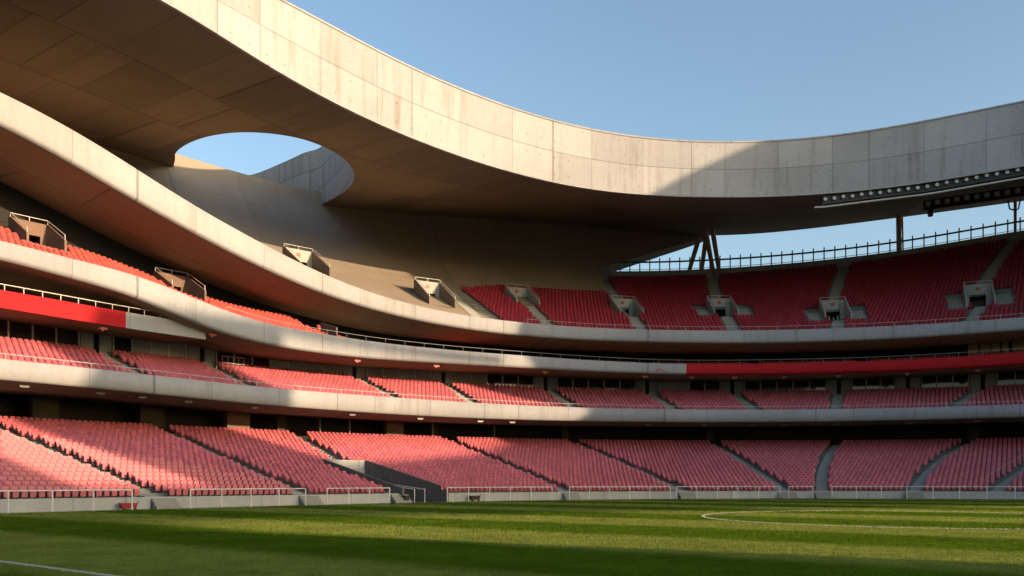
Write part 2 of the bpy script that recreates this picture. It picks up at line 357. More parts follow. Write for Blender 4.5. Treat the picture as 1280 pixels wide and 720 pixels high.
def row_s(o,s0,s1,pitch=.44):
    g=np.arange(s0,s1,.25); L=np.concatenate([[0],np.cumsum((1+o*kr(g[:-1]))*.25)])
    return np.interp(np.arange(0,L[-1],pitch),L,g)
# ------------------------------------------------------------------ tiers
def terrace(mb,S,o0,tr,n,h0,rise,keepf=None,edges=None):
    """stepped terrace; h0(s) height of first tread, rise(s) per row"""
    S=np.unique(np.concatenate([S]+([np.array(edges)] if edges else [])))
    mid=(S[1:]+S[:-1])/2
    for i in range(n):
        oa=o0+i*tr; ob=oa+tr
        k=None
        if keepf is not None:
            kp=np.array([keepf(m,(oa+ob)/2) for m in mid]); k=kp[:,None]
            if not kp.any(): continue
        lo=(lambda s,i=i: h0(s)+(i-1)*rise(s)) if i else (lambda s: h0(s)-.03)
        hi=lambda s,i=i: h0(s)+i*rise(s)
        strip(mb,S,[(oa,lo),(oa,hi)],sm=True,keep=k,v0=i*2.0); strip(mb,S,[(oa,hi),(ob,hi)],sm=True,keep=k,v0=i*2.0+.6)
class Aisle:
    def __init__(a,s0,o0,s1,o1,w=1.05): a.s0,a.o0,a.s1,a.o1,a.w=s0,o0,s1,o1,w
    def s(a,o): return a.s0+(a.s1-a.s0)*(o-a.o0)/(a.o1-a.o0)
    def inside(a,s,o,extra=0): return min(a.o0,a.o1)-.6<=o<=max(a.o0,a.o1)+.6 and abs(s-a.s(o))*(1+o*kr(s))<a.w/2+extra
def stair_mesh(a,o0,tr,n,h0,rise,i0=0,i1=None):
    mb=MB(); i1=n if i1 is None else i1
    for i in range(i0,i1):
        for half in (0,1):
            oa=o0+i*tr+half*tr/2; ob=oa+tr/2; s=a.s((oa+ob)/2); hw=a.w/2/(1+oa*float(kr(s)))
            z=float(h0(s)+i*rise(s)+.012-(rise(s)/2 if not half else 0)+float(rise(s))/2)
            zb=z-float(rise(s))/2-.02 if half else z-.02-float(rise(s))/2
            c=[pt(s-hw,oa,z),pt(s+hw,oa,z),pt(s+hw,ob,z),pt(s-hw,ob,z)]
            mb.face(c,[(0,0),(1.2,0),(1.2,.4),(0,.4)])
            mb.face([pt(s-hw,oa,zb),pt(s+hw,oa,zb),pt(s+hw,oa,z),pt(s-hw,oa,z)],[(0,0),(1.2,0),(1.2,.2),(0,.2)])
            mb.face([pt(s-hw,ob,zb),pt(s-hw,oa,zb),pt(s-hw,oa,z),pt(s-hw,ob,z)]); mb.face([pt(s+hw,oa,zb),pt(s+hw,ob,zb),pt(s+hw,ob,z),pt(s+hw,oa,z)])
    return mb
S_ALL=np.arange(-60,SEND+.01,1.0); S_F=np.arange(-60,SEND+.01,.5)
ORD=['first','second','third','fourth','fifth','sixth','seventh','eighth','ninth','tenth','eleventh','twelfth','thirteenth','fourteenth','fifteenth','sixteenth']
# ---- lower stand
LN,LTR,LO=20,1.035,1.2
l_h0=lambda s: np.full_like(np.asarray(s,float),.62); l_r=lambda s: np.full_like(np.asarray(s,float),.26)
l_plane=lambda s,o: .62+.26*(o-LO)/LTR+.25
def la(b,t):
    s0,o0=raked(b[0],b[1],l_plane,.3,23); s1,o1=raked(t[0],t[1],l_plane,.3,23); 
    A=Aisle(s0,o0,s1,o1); sa,sb=A.s(LO),A.s(LO+LN*LTR); return Aisle(sa,LO,sb,LO+LN*LTR)
LA=[la((200,618),(30,547)),la((366,609),(212,540)),la((490,612),(368,540)),la((697,607),(555,547)),la((840,605),(708,549)),la((980,610),(890,552)),la((1027,612),(1044,556)),la((1142,610),(1208,553)),la((1245,610),(1345,553))]
LA+= [Aisle(-8,LO,-13,22),Aisle(-26,LO,-30,22)]
TUN=dict(ob=9.3)   # tunnel ramp cut into the lower stand
tl0,_=float(s_at(503,.6)),0; tr0=float(s_at(556,.6)); tl1=float(s_at(407,TUN['ob'])); tr1=float(s_at(456,TUN['ob']))
def in_tun(s,o,e=0):
    if o>TUN['ob']+.1+e: return False
    f=(o-.6)/(TUN['ob']-.6); return lin(tl0,tl1,f)-e<s<lin(tr0,tr1,f)+e
lower=thing('lower_stand','concrete terraces of the lowest stand rising from the pitch fence to a dark concourse','stand',pt(40,0,0))
S_L=np.unique(np.concatenate([np.arange(-60,96,.5),np.arange(18,36,.12)]))
mb=MB(); terrace(mb,S_L,LO,LTR,LN,l_h0,l_r,lambda s,o: not in_tun(s,o)); strip(mb,np.arange(-60,96,1.0),[(LO+LN*LTR,lambda s:l_h0(s)+(LN-1)*l_r(s)),(25.5,lambda s:l_h0(s)+(LN-1)*l_r(s))])
mb.build('terrace',M['terrace'],lower)
mb=MB(); SL=np.arange(-60,96.1,1.0)
for a,b in ((-60,tl0-.05),(tr0+.05,96)):
    q=np.linspace(a,b,80); strip(mb,q,[(.75,0),(.75,.70)]); strip(mb,q,[(.75,.70),(LO+.02,.70)]); strip(mb,q,[(LO+.02,.7),(LO+.02,.5)])
mb.build('front_wall',M['wallgrey'],lower)
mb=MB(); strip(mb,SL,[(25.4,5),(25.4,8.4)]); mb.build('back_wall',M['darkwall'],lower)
for a in LA: stair_mesh(a,LO,LTR,LN,l_h0,l_r).build('stair',M['stair'],lower)
# stairs from the apron up to the first row at aisles
for a in LA[:8]:
    mb=MB(); s=a.s(LO)
    for i,(z,o1) in enumerate(((.21,.1),(.42,.32),(.62,.54))):
        ax=axes(s); c=pt(s,(o1+.75)/2-.003,z/2); mb.box(c,(.75,(.75-o1)/2,z/2),ax)
    mb.build('entry_step',M['stair'],lower)
# tunnel: side walls, end wall, handrails
tun=MB()
def sl(l,o): f=(o-.6)/(TUN['ob']-.6); return lin(tl0,tl1,f) if l else lin(tr0,tr1,f)
tunnel=thing('tunnel_ramp',None,None,pt((tl0+tr0)/2,.6,0),None,lower)
for l in (1,0):
    mb=MB(); os_=np.linspace(.4,TUN['ob'],24); sg=-1 if l else 1
    for i in range(23):
        a,b=os_[i],os_[i+1]; za=max(.9,l_plane(0,a)+.42); zb=max(.9,l_plane(0,b)+.42)
        if l==0 and a<1.0: za=zb=.95
        w=.18*sg
        A0,A1=pt(sl(l,a),a,-.02),pt(sl(l,b),b,-.02); B0,B1=pt(sl(l,a)+w,a,-.02),pt(sl(l,b)+w,b,-.02)
        up=lambda p,z: Vector((p.x,p.y,z))
        mb.face([A0,A1,up(A1,zb),up(A0,za)]); mb.face([B1,B0,up(B0,za),up(B1,zb)]); mb.face([up(A0,za),up(A1,zb),up(B1,zb),up(B0,za)])
        if i==0: mb.face([B0,A0,up(A0,za),up(B0,za)])
    mb.build('side_wall',M['rampwall'],tunnel)
mb=MB(); ob=TUN['ob']; zt=l_plane(0,ob)+.42
e0,e1=pt(sl(1,ob),ob,0),pt(sl(0,ob),ob,0)
mb.face([e0,e1,Vector((e1.x,e1.y,zt)),Vector((e0.x,e0.y,zt))]); f0,f1=pt(sl(1,ob),ob+.2,0),pt(sl(0,ob),ob+.2,0)
mb.face([Vector((e0.x,e0.y,zt)),Vector((e1.x,e1.y,zt)),Vector((f1.x,f1.y,zt)),Vector((f0.x,f0.y,zt))])
mb.build('end_wall',M['wallgrey'],tunnel)
mb=MB(); mb.face([pt(tl0,.3,.003),pt(tr0,.3,.003),pt(sl(0,ob),ob,.003),pt(sl(1,ob),ob,.003)]); mb.build('ramp_floor',M['track'],tunnel)
for fr in (.26,.5):
    mb=MB(); 
    P0=lambda o: pt(lin(sl(1,o),sl(0,o),fr),o,.95+.10*o)
    mb.tube([P0(o) for o in np.linspace(.5,ob-.4,8)],.035)
    for o in (.5,3.2,6,ob-.5): p=P0(o); mb.tube([(p.x,p.y,0),p],.03)
    mb.build('handrail',M['white'],tunnel)
# ---- club stand (second tier)
CN,CTR,CO=9,.86,14.6
c_h0=lambda s: T2t(s)-.55; c_r=lambda s: (12.15-.8-(T2t(s)-.55))/(CN-1.0)
c_plane=lambda s,o: c_h0(s)+c_r(s)*(o-CO)/CTR+.3
def ca(b,t):
    s0,o0=raked(b[0],b[1],c_plane,14.2,23); s1,o1=raked(t[0],t[1],c_plane,14.2,23)
    if abs(o1-o0)<2: o0,o1=CO,CO+CN*CTR; s0,s1=float(s_at(b[0],o0)),float(s_at(t[0],o1))
    A=Aisle(s0,o0,s1,o1); return Aisle(A.s(CO),CO,A.s(CO+CN*CTR),CO+CN*CTR,1.2)
CA=[ca((168,462),(134,443)),ca((306,478),(272,460)),ca((490,494),(455,475)),ca((590,501),(556,478)),ca((710,502),(686,486)),ca((838,507),(815,491)),ca((940,508),(924,495)),ca((1045,508),(1047,494)),ca((1198,503),(1216,490)),Aisle(-6,CO,-10,22.4,1.2),Aisle(-22,CO,-26,22.4,1.2)]
club=thing('club_stand','second tier with pale concrete parapet and a glazed row of boxes behind its seats','stand',pt(40,14,8))
mb=MB(); strip(mb,S_F,[(14.3,T2b),(14.0,lambda s:T2b(s)+.14),(14.0,lambda s:T2t(s)-.05),(14.06,T2t)]); strip(mb,S_F,[(14.06,T2t),(14.34,T2t)]); strip(mb,S_F,[(14.34,T2t),(14.34,lambda s:c_h0(s)-.02)]); strip(mb,S_F,[(14.34,c_h0),(14.62,c_h0)])
mb.build('parapet',M['parapet'],club)
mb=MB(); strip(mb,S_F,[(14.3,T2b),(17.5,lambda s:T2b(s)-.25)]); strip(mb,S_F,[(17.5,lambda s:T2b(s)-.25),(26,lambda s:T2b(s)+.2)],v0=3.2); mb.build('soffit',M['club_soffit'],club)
mb=MB(); terrace(mb,S_F,CO,CTR,CN,c_h0,c_r); strip(mb,S_F,[(CO+CN*CTR,lambda s:c_h0(s)+(CN-1)*c_r(s)),(24,lambda s:c_h0(s)+(CN-1)*c_r(s))]); mb.build('terrace',M['terrace'],club)
for a in CA: stair_mesh(a,CO,CTR,CN,c_h0,c_r).build('stair',M['stair'],club)
GB=lambda s:c_h0(s)+(CN-1)*c_r(s)-.02; GO=22.75
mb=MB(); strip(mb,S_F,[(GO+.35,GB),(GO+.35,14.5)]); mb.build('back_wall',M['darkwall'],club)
# window bays and panels along the back of the club stand
acent=sorted([a.s(GO) for a in CA if a.s(GO)>-40]+[float(s_at(1135,GO))])
bnds=[-38.0]+acent+[SEND]
def quadwall(mb,s0,s1,o,z0,z1,mi=0):
    n=max(1,int((s1-s0)/1.0)); q=np.linspace(s0,s1,n+1); strip(mb,q,[(o,z0),(o,z1)],mi)
for i in range(len(bnds)-1):
    a,b=bnds[i],bnds[i+1]; pw=.75
    sc=lambda d: d/(1+GO*float(kr((a+b)/2)))
    if i>0:
        mb=MB(); quadwall(mb,a+sc(.22),a+sc(1.25),GO-.05,GB,13.6); mb.build('door_panel',M['panel'],club)
    if i<len(bnds)-2:
        mb=MB(); quadwall(mb,b-sc(1.25),b-sc(.22),GO-.05,GB,13.6); mb.build('door_panel',M['panel'],club)
    w0=a+(sc(1.4) if i else 0); w1=b-(sc(1.4) if i<len(bnds)-2 else 0)
    if w1-w0<1: continue
    win=MB(); quadwall(win,w0,w1,GO,GB,13.6)
    opaque={2:(.25,1),3:(.3,1),4:(.0,1)}.get(i if False else -1)
    wo=win.build('window',M['glass'],club)
    L=(w1-w0)*(1+GO*float(kr((w0+w1)/2))); n=max(2,int(round(L/1.75)))
    for s in np.linspace(w0,w1,n+1):
        mm=MB(); ax=axes(s); c=pt(s,GO-.06,(float(GB(s))+13.6)/2); mm.box(c,(.055,.05,(13.6-float(GB(s)))/2),ax); mm.build('mullion',M['mull'],wo)
    # blinds drawn down behind some bays (pale grey panes)
    xm=float(pxy((w0+w1)/2,GO,12)[0])
    bl=MB(); any_=False
    for k in range(n):
        s0=lin(w0,w1,k/n)+sc(.07); s1=lin(w0,w1,(k+1)/n)-sc(.07); xc=float(pxy((s0+s1)/2,GO,12)[0])
        if 160<xc<252 or 340<xc<440 or 462<xc<540 or (560<xc<610) or 818<xc<870:
            quadwall(bl,s0,s1,GO-.025,GB,13.58); any_=True
    if any_: bl.build('blind',M['panel'],wo)
# ---- balcony behind the red band at the left
bal=thing('balcony','balcony slab at the left with a red front band under the swooping tier','balcony',pt(5,16.5,13))
q=np.arange(-45,15.01,.5); 
def band(mb,q,o,b,t,d=.3):
    strip(mb,q,[(o+d,b),(o,b),(o,t),(o+d,t)],sm=False); strip(mb,q,[(o+d,t),(o+d,b)])
mb=MB(); band(mb,q,16.5,RDb,RDt); mb.build('red_band',M['red'],bal)
q2=np.arange(15.0,21.01,.5); mb=MB(); band(mb,q2,16.503,lambda s:RDb(s)+.01,lambda s:RDt(s)-.01); mb.build('concrete_band',M['parapet'],bal)
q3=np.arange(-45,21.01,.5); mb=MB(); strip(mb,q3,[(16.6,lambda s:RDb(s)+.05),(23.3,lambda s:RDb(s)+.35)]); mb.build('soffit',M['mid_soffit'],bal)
mb=MB(); strip(mb,q3,[(16.6,lambda s:RDt(s)-.3),(26,lambda s:RDt(s)-.3)]); mb.build('floor',M['terrace'],bal)
# ---- middle stand (third tier)
TN,TTR,TO=7,.86,15.55
t_h0=lambda s:T3t(s)-np.interp(s,[32,37],[.55,.92]); t_r=lambda s: np.interp(s,[-5,30,37],[.46,.38,.20])
t_plane=lambda s,o: t_h0(s)+t_r(s)*(o-TO)/TTR+.3
mid=thing('middle_stand','third tier whose concrete parapet swoops up at the left and turns red at right','stand',pt(40,15,13))
def parapet(mb,q,o,b,t,h0,cap=.3):
    strip(mb,q,[(o+.45,b),(o+.1,lambda s:b(s)+.06),(o,lambda s:b(s)+.28),(o,lambda s:t(s)-.06),(o+.07,t)]); strip(mb,q,[(o+.07,t),(o+cap,t)]); strip(mb,q,[(o+cap,t),(o+cap,lambda s:h0(s)-.02)]); strip(mb,q,[(o+cap,h0),(o+.6,h0)])
SR=float(s_at(858,15))
mb=MB(); parapet(mb,np.linspace(-60,SR,300),15,T3b,T3t,t_h0); mb.build('parapet',M['parapet'],mid)
mb=MB(); parapet(mb,np.linspace(SR,SEND,80),15,T3b,T3t,t_h0); mb.build('red_band',M['red'],mid)
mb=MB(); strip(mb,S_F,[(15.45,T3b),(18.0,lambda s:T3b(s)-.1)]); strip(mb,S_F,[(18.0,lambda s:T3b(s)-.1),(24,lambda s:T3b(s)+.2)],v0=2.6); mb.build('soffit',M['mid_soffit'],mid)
TA=[Aisle(float(s_at(x,15)),TO,float(s_at(x,15)),TO+TN*TTR,1.2) for x in (560,700,830,960,1090,1210)]
mb=MB(); terrace(mb,S_F,TO,TTR,TN,t_h0,t_r); strip(mb,S_F,[(TO+TN*TTR,lambda s:t_h0(s)+(TN-1)*t_r(s)),(27,lambda s:t_h0(s)+(TN-1)*t_r(s))]); mb.build('terrace',M['terrace'],mid)
for a in TA: stair_mesh(a,TO,TTR,TN,t_h0,t_r).build('stair',M['stair'],mid)
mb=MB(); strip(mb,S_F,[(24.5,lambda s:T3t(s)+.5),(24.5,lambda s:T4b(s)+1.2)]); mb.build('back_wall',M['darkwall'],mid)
# boxes at the right end, behind the red band; cream colour stands in for their yellow light
for x0,x1 in ((1210,1223),(1225,1238),(1239,1250),(1252,1261),(1265,1283)):
    mb=MB(); quadwall(mb,float(s_at(x0,23.5)),float(s_at(x1,23.5)),23.5,lambda s:T3t(s)+1.0,lambda s:T3t(s)+2.7); mb.build('cream_panel',M['warm'],mid)
# dark red emblem on the grey parapet
mb=MB()
em=[(812,465.3),(818,464.0),(822,461.2),(825,460.6),(828,462.2),(836,465.0),(829,463.9),(825,462.6),(821,463.9)]
pts=[]
for x,y in em:
    s=float(s_at(x,14.985)); X,D=P(s,14.985); pts.append(Vector((float(X),float(D),(YH-y)*float(D)/F+HC)))
mb.face(pts[::-1]); n=len(pts); ax=axes(SR)[1]; 
for i in range(n): mb.face([pts[i],pts[(i+1)%n],pts[(i+1)%n]+ax*.03,pts[i]+ax*.03])
mb.build('emblem',M['cartred'],mid)
# ---- upper stand
UN,UTR,UO=26,.85,15.55
u_h0=lambda s:T4t(s)-.55
u_r=lambda s: np.minimum((SBk(s)-.85-u_h0(s))/(UN-1),np.maximum((CRs(s)-3.2-u_h0(s))/27.0,.10))
u_plane=lambda s,o: u_h0(s)+u_r(s)*(o-UO)/UTR+.35
uL0=raked(612,399,u_plane,15,40); uL1=raked(573,363,u_plane,15,40)
utop=[raked(x,y,u_plane,15.5,40) for x,y in [(573,360),(635,355.5),(700,348)]]+[(float(s_at(747,37.6)),37.7)]
utop.sort(); 
def u_otop(s): return float(np.interp(s,[p[0] for p in utop],[p[1] for p in utop]))
def u_left(o): return lin(uL0[0],uL1[0],(o-uL0[1])/(uL1[1]-uL0[1]))
def u_in(s,o): return s>u_left(o) and o<u_otop(s)
# mouths (vomitories): centre px, front px y, back o extents
VOM=[]
def vom(x,y,width=2.6,depth=3.4,plane=u_plane,omax=40,omin=15.6):
    s,o=raked(x,y,plane,omin,omax); return dict(s=s,o0=o,o1=o+depth,w=width)
UV=[vom(660,377),vom(790,391),vom(908,391),vom(1048,395),vom(1226,378)]
UVL=[vom(394,336,3.0,3.4),vom(553,377,2.8,3.4)]
MV=[vom(58,306,2.5,2.6,t_plane,22,15.3),vom(236,369,2.7,2.6,t_plane,22,15.3),vom(400,413,1.6,2.4,t_plane,22,15.3)]
for v in MV: v['o0']=max(v['o0'],15.8); v['o1']=v['o0']+2.8
def in_vom(V,s,o,e=0,e0=0):
    for v in V:
        if v['o0']-e0<=o<=v['o1']+e and abs(s-v['s'])*(1+o*float(kr(s)))<v['w']/2+.2+e: return True
    return False
UA=[]
for v,(t,b) in zip(UV,[((0,0),(692,403)),((752,348),(806,410)),((890,347),(921,410)),((1056,334),(1045,409)),((1270,302),(1208,399))]):
    sb=float(s_at(b[0],UO)); UA.append(Aisle(sb,UO,v['s'],v['o0'],1.3))
    if t[0]: UA.append(Aisle(v['s'],v['o1'],float(s_at(t[0],37.6)),37.6,1.3))
UA.append(Aisle(uL0[0]-.55,uL0[1],uL1[0]-.55,uL1[1],1.1))
upper=thing('upper_stand','top tier of dark red seats above a concrete parapet that swoops upward at the left','stand',pt(60,15,16))
mb=MB(); parapet(mb,np.arange(-60,SEND+.01,.4),15,T4b,T4t,u_h0,.35); mb.build('parapet',M['parapet'],upper)
mb=MB(); strip(mb,S_F,[(15.45,T4b),(20.0,lambda s:T4b(s)-.35)]); strip(mb,S_F,[(20.0,lambda s:T4b(s)-.35),(28,lambda s:T4b(s)+.6)],v0=4.4); mb.build('soffit',M['bounce_soffit'],upper)
S_U=np.unique(np.concatenate([np.arange(44,SEND+.01,.4)]+[np.linspace(v['s']-1.6,v['s']+1.6,30) for v in UV+UVL]))
mb=MB(); terrace(mb,S_U,UO,UTR,UN,u_h0,u_r,lambda s,o: u_in(s,o) and not in_vom(UV,s,o)); mb.build('terrace',M['terrace'],upper)
for k,a in enumerate(UA):
    i0=max(0,int((a.o0-UO)/UTR+.5)); i1=min(UN,int((a.o1-UO)/UTR+.5)); stair_mesh(a,UO,UTR,UN,u_h0,u_r,i0,i1).build('stair',M['stair'],upper)
# side stairs flanking the frontal mouths
for v in UV[2:]:
    for sg in (-1,1):
        sc=1+v['o0']*float(kr(v['s'])); a=Aisle(v['s']+sg*(v['w']/2+1.0)/sc,v['o0'],v['s']+sg*(v['w']/2+1.0)/sc,v['o1']-.4,1.5); v.setdefault('side',[]).append(a)
        i0=max(0,int((a.o0-UO)/UTR+.5)); i1=int((a.o1-UO)/UTR+.5); stair_mesh(a,UO,UTR,UN,u_h0,u_r,i0,i1).build('stair',M['stair'],upper)
SIDE=[a for v in UV[2:] for a in v['side']]
S_B=np.arange(57.6,SEND+.01,.4)
mb=MB(); bk=lambda s:SBk(s)-.85
strip(mb,S_B,[(37.7,bk),(38.3,bk)]); strip(mb,S_B,[(38.3,bk),(38.3,lambda s:SBk(s)+.75)]); strip(mb,S_B,[(38.3,lambda s:SBk(s)+.75),(38.6,lambda s:SBk(s)+.75)]); strip(mb,S_B,[(38.6,lambda s:SBk(s)+.75),(38.6,20)])
mb.build('rear_wall',M['wallgrey'],upper)
def mouth(v,parent,h0,r,o_ref,tr,wall,sign=True,raise_=.95,rail=True,front=.55,endm=None):
    """a stair mouth: two raking side walls, an end wall with a doorway, a rail on top"""
    s=v['s']; o0,o1,w=v['o0'],v['o1'],v['w']/2
    hz=lambda o: float(h0(s)+r(s)*(o-o_ref)/tr)
    ax=axes(s); base=pt(s,o0,hz(o0)-.1)
    g=thing('vomitory',None,None,base,None,parent)
    def lp(x,o,z): c=pt(s,o,z); return c+ax[0]*x
    for sg in (-1,1):
        mb=MB(); x0=sg*w; x1=sg*(w+.16)
        prof=[(o0-.1,hz(o0)-.3),(o1+.16,hz(o0)-.3),(o1+.16,hz(o1)+raise_),(o1-.1,hz(o1)+raise_),(o0-.1,hz(o0)+front)]
        A=[lp(x0,a,b) for a,b in prof]; B=[lp(x1,a,b) for a,b in prof]
        if sg<0: A,B=B,A
        mb.face(A[::-1]); mb.face(B)
        for i in range(5): mb.face([A[i],A[(i+1)%5],B[(i+1)%5],B[i]])
        mb.build('side_wall',wall,g)
    z0=hz(o0)-.1; zt=hz(o1)+raise_; zd=z0+min(2.1,(zt-z0)*.62)
    mb=MB(); dw=w*.62; dx=0 
    for xa,xb,za,zb in ((-w,dx-dw,z0,zt),(dx+dw,w,z0,zt),(dx-dw,dx+dw,zd,zt)):
        mb.face([lp(xa,o1,za),lp(xb,o1,za),lp(xb,o1,zb),lp(xa,o1,zb)])
    mb.face([lp(-w,o1,zt),lp(w,o1,zt),lp(w,o1+.16,zt),lp(-w,o1+.16,zt)])
    mb.build('end_wall',endm or M['wallgrey'],g)
    mb=MB(); d=1.6
    mb.face([lp(dx-dw,o1+d,z0),lp(dx+dw,o1+d,z0),lp(dx+dw,o1+d,zd),lp(dx-dw,o1+d,zd)]); mb.face([lp(dx-dw,o1,z0),lp(dx-dw,o1+d,z0),lp(dx-dw,o1+d,zd),lp(dx-dw,o1,zd)]); mb.face([lp(dx+dw,o1+d,z0),lp(dx+dw,o1,z0),lp(dx+dw,o1,zd),lp(dx+dw,o1+d,zd)]); mb.face([lp(dx-dw,o1+d,zd),lp(dx+dw,o1+d,zd),lp(dx+dw,o1,zd),lp(dx-dw,o1,zd)])
    mb.build('doorway',M['black'],g)
    mb=MB(); mb.face([lp(-w,o0-.3,z0),lp(w,o0-.3,z0),lp(w,o1+1.6,z0),lp(-w,o1+1.6,z0)]); mb.build('floor',M['stair'],g)
    if sign:
        mb=MB(); c=lp(dx,o1-.03,zd+(zt-zd)*.55); mb.box(c,(.20,.02,.17),ax); mb.build('door_sign',M['redlamp'],g)
    if rail:
        mb=MB(); zr=zt+.32
        for sg in (-1,1):
            mb.tube([lp(sg*(w+.08),o1,zt),lp(sg*(w+.08),o1,zr)],.026); mb.tube([lp(sg*(w+.08),o1,zr),lp(sg*(w+.08),o0,hz(o0)+front+.4)],.026); mb.tube([lp(sg*(w+.08),o0,hz(o0)+front-.05),lp(sg*(w+.08),o0,hz(o0)+front+.4)],.026)
        mb.tube([lp(-w-.08,o1,zr),lp(w+.08,o1,zr)],.026); mb.tube([lp(0,o1,zt),lp(0,o1,zr)],.03)
        mb.build('railing',M['white'],g)
    return g
for v in UV: mouth(v,upper,u_h0,u_r,UO,UTR,M['wallgrey'])
for v in UVL: mouth(v,upper,lambda s:u_h0(s)-.1,u_r,UO,UTR,M['brownwall'],True,1.5,front=.8)
for v in MV[:2]: mouth(v,mid,t_h0,t_r,TO,TTR,M['brown'],False,1.15,front=.9,endm=M['brown'])
mb=MB(); v=MV[2]
for o_ in (15.9,):
    ax=axes(v['s']); a=pt(v['s'],15.9,float(t_h0(v['s']))); b=pt(v['s'],18.6,float(t_h0(v['s'])))
    mb.face([a,b,b+Vector((0,0,2.3)),a+Vector((0,0,1.5))]); a2,b2=a+ax[0]*.12,b+ax[0]*.12
    mb.face([b2,a2,a2+Vector((0,0,1.5)),b2+Vector((0,0,2.3))]); mb.face([a,a+Vector((0,0,1.5)),a2+Vector((0,0,1.5)),a2]); mb.face([a+Vector((0,0,1.5)),b+Vector((0,0,2.3)),b2+Vector((0,0,2.3)),a2+Vector((0,0,1.5))])
mb.build('partition',M['rampwall'],mid)
# ------------------------------------------------------------------ concrete shell behind the upper tier
shell=MB(); S_S=np.concatenate([np.arange(-70,57.4,.7),[57.5],np.linspace(57.502,66,26)])
T=np.linspace(0,1,34)
G=np.zeros((len(S_S),len(T)+3,3));U=np.zeros(G.shape[:2]);V=np.zeros(G.shape[:2])
def shell_h(s,o):
    base=float(u_h0(s)+u_r(s)*(o-UO)/UTR)-.12
    end=float(u_h0(s)+u_r(s)*(40.5-UO)/UTR)-.12; need=float(CRs(s))-end
    return base+need*(max(0,o-27)/13.5)**2.2
def tmin(s):
    if s<=57.501: return 0
    for t in np.linspace(.70,1,200):
        o=15.4+25.1*t; x,y=pxy(s,o,shell_h(s,o))
        if y<=lin(333,297,(float(x)-757)/123): return float(t)
    return .999
for i,s in enumerate(S_S):
    tm=tmin(s)
    for j,t in enumerate(np.append(T,[1.02,1.05,1.08])):
        if j<len(T):
            tt=tm+(1-tm)*t; o=15.4+25.1*tt; h=shell_h(s,o)
        else:
            o=40.5+(t-1)*4; h=float(CRs(s))+(t-1)*20
        X,D=P(s,o); G[i,j]=(X,D,h); U[i,j]=s*1.5; V[i,j]=V[i,j-1]+(np.linalg.norm(G[i,j]-G[i,j-1]) if j else 0)
shell.grid(G,U,V,keep=[[not(S_S[i]==57.5)]*G.shape[1] for i in range(len(S_S))])
b_=G.copy(); b_[:,-1,:]
# outer skin so that the shell has real thickness
G2_=np.zeros((len(S_S),3,3)); U2=np.zeros((len(S_S),3)); V2=np.zeros((len(S_S),3))
for i,s in enumerate(S_S):
    e=G[i,-1]; ax=axes(s)[1]
    for j,(d,h) in enumerate(((0,e[2]),(1.0,e[2]),(1.2,0 if s<57.5 else G[i,0,2]-.2))):
        G2_[i,j]=(e[0]+ax.x*d,e[1]+ax.y*d,h); U2[i,j]=s*1.5; V2[i,j]=j
shell.grid(G2_[:, :2],U2[:, :2],V2[:, :2]); shell.grid(G2_[:,1:],U2[:,1:],V2[:,1:])
so=shell.build('concrete_shell',M['shell']); tag(so,'smooth sloping concrete shell rising behind the upper tier to the roof','shell')
# ------------------------------------------------------------------ roof with oval opening
S_R=np.concatenate([np.arange(-62,-20,2.0),np.arange(-20,93.51,.5)])
def o_out(s): return np.interp(s,[-70,44,60,90],[66,66,41,41])
def sof(s,o):
    f=np.clip((o-8)/32,0,1.0); return lin(FBb(s),CRs(s),f)+np.maximum(0,o-40)*.06
def rtop(s,o):
    f=np.clip((o-8)/32,0,1.0); return lin(FBt(s),np.maximum(CRs(s)+np.interp(s,[44,62],[6.9,2.4]),FBt(s)+.4),f)
NO=14
rv=[];rf=[];ruv=[];rmi=[]
fr=np.linspace(0,1,NO)
ring_n=2*NO
for s in S_R:
    oo=float(o_out(s))
    for k in range(NO): o=8+(oo-8)*fr[k]; p=pt(s,o,float(sof(s,o))); rv.append(tuple(p))
    for k in range(NO): o=oo-(oo-8)*fr[k]; p=pt(s,o,float(rtop(s,o))); rv.append(tuple(p))
us=np.concatenate([[0],np.cumsum(np.diff(S_R)*(1+8*kr(S_R[:-1])))])
us2=np.concatenate([[0],np.cumsum(np.diff(S_R)*(1+24*kr(S_R[:-1])))])
for i in range(len(S_R)-1):
    for k in range(ring_n):
        k2=(k+1)%ring_n; a,b,c,d=i*ring_n+k,(i+1)*ring_n+k,(i+1)*ring_n+k2,i*ring_n+k2
        rf.append((d,c,b,a)); 
        if k<NO-1: mi=0; va,vb=fr[k]*32,fr[k2]*32; ua=us2
        elif k==NO-1: mi=1; va,vb=0,4; ua=us2
        elif k<ring_n-1: mi=1; va,vb=(k-NO)*2.5,(k-NO+1)*2.5; ua=us2
        else: mi=2; va,vb=5.5,0; ua=us
        rmi.append(mi); ruv+= [(ua[i],vb),(ua[i+1],vb),(ua[i+1],va),(ua[i],va)]
for i,rev in ((0,False),(len(S_R)-1,True)):
    q=[i*ring_n+k for k in range(ring_n)]; q=q[::-1] if rev else q; rf.append(tuple(q)); rmi.append(1); ruv+=[(0,0)]*ring_n
me=bpy.data.meshes.new('roof_solid'); me.from_pydata(rv,[],rf)
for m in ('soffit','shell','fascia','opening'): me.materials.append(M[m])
me.uv_layers.new(name='UVMap').data.foreach_set('uv',np.array(ruv,'f').ravel()); me.polygons.foreach_set('material_index',rmi); me.update()
ro=bpy.data.objects.new('roof_solid',me); COL.objects.link(ro)
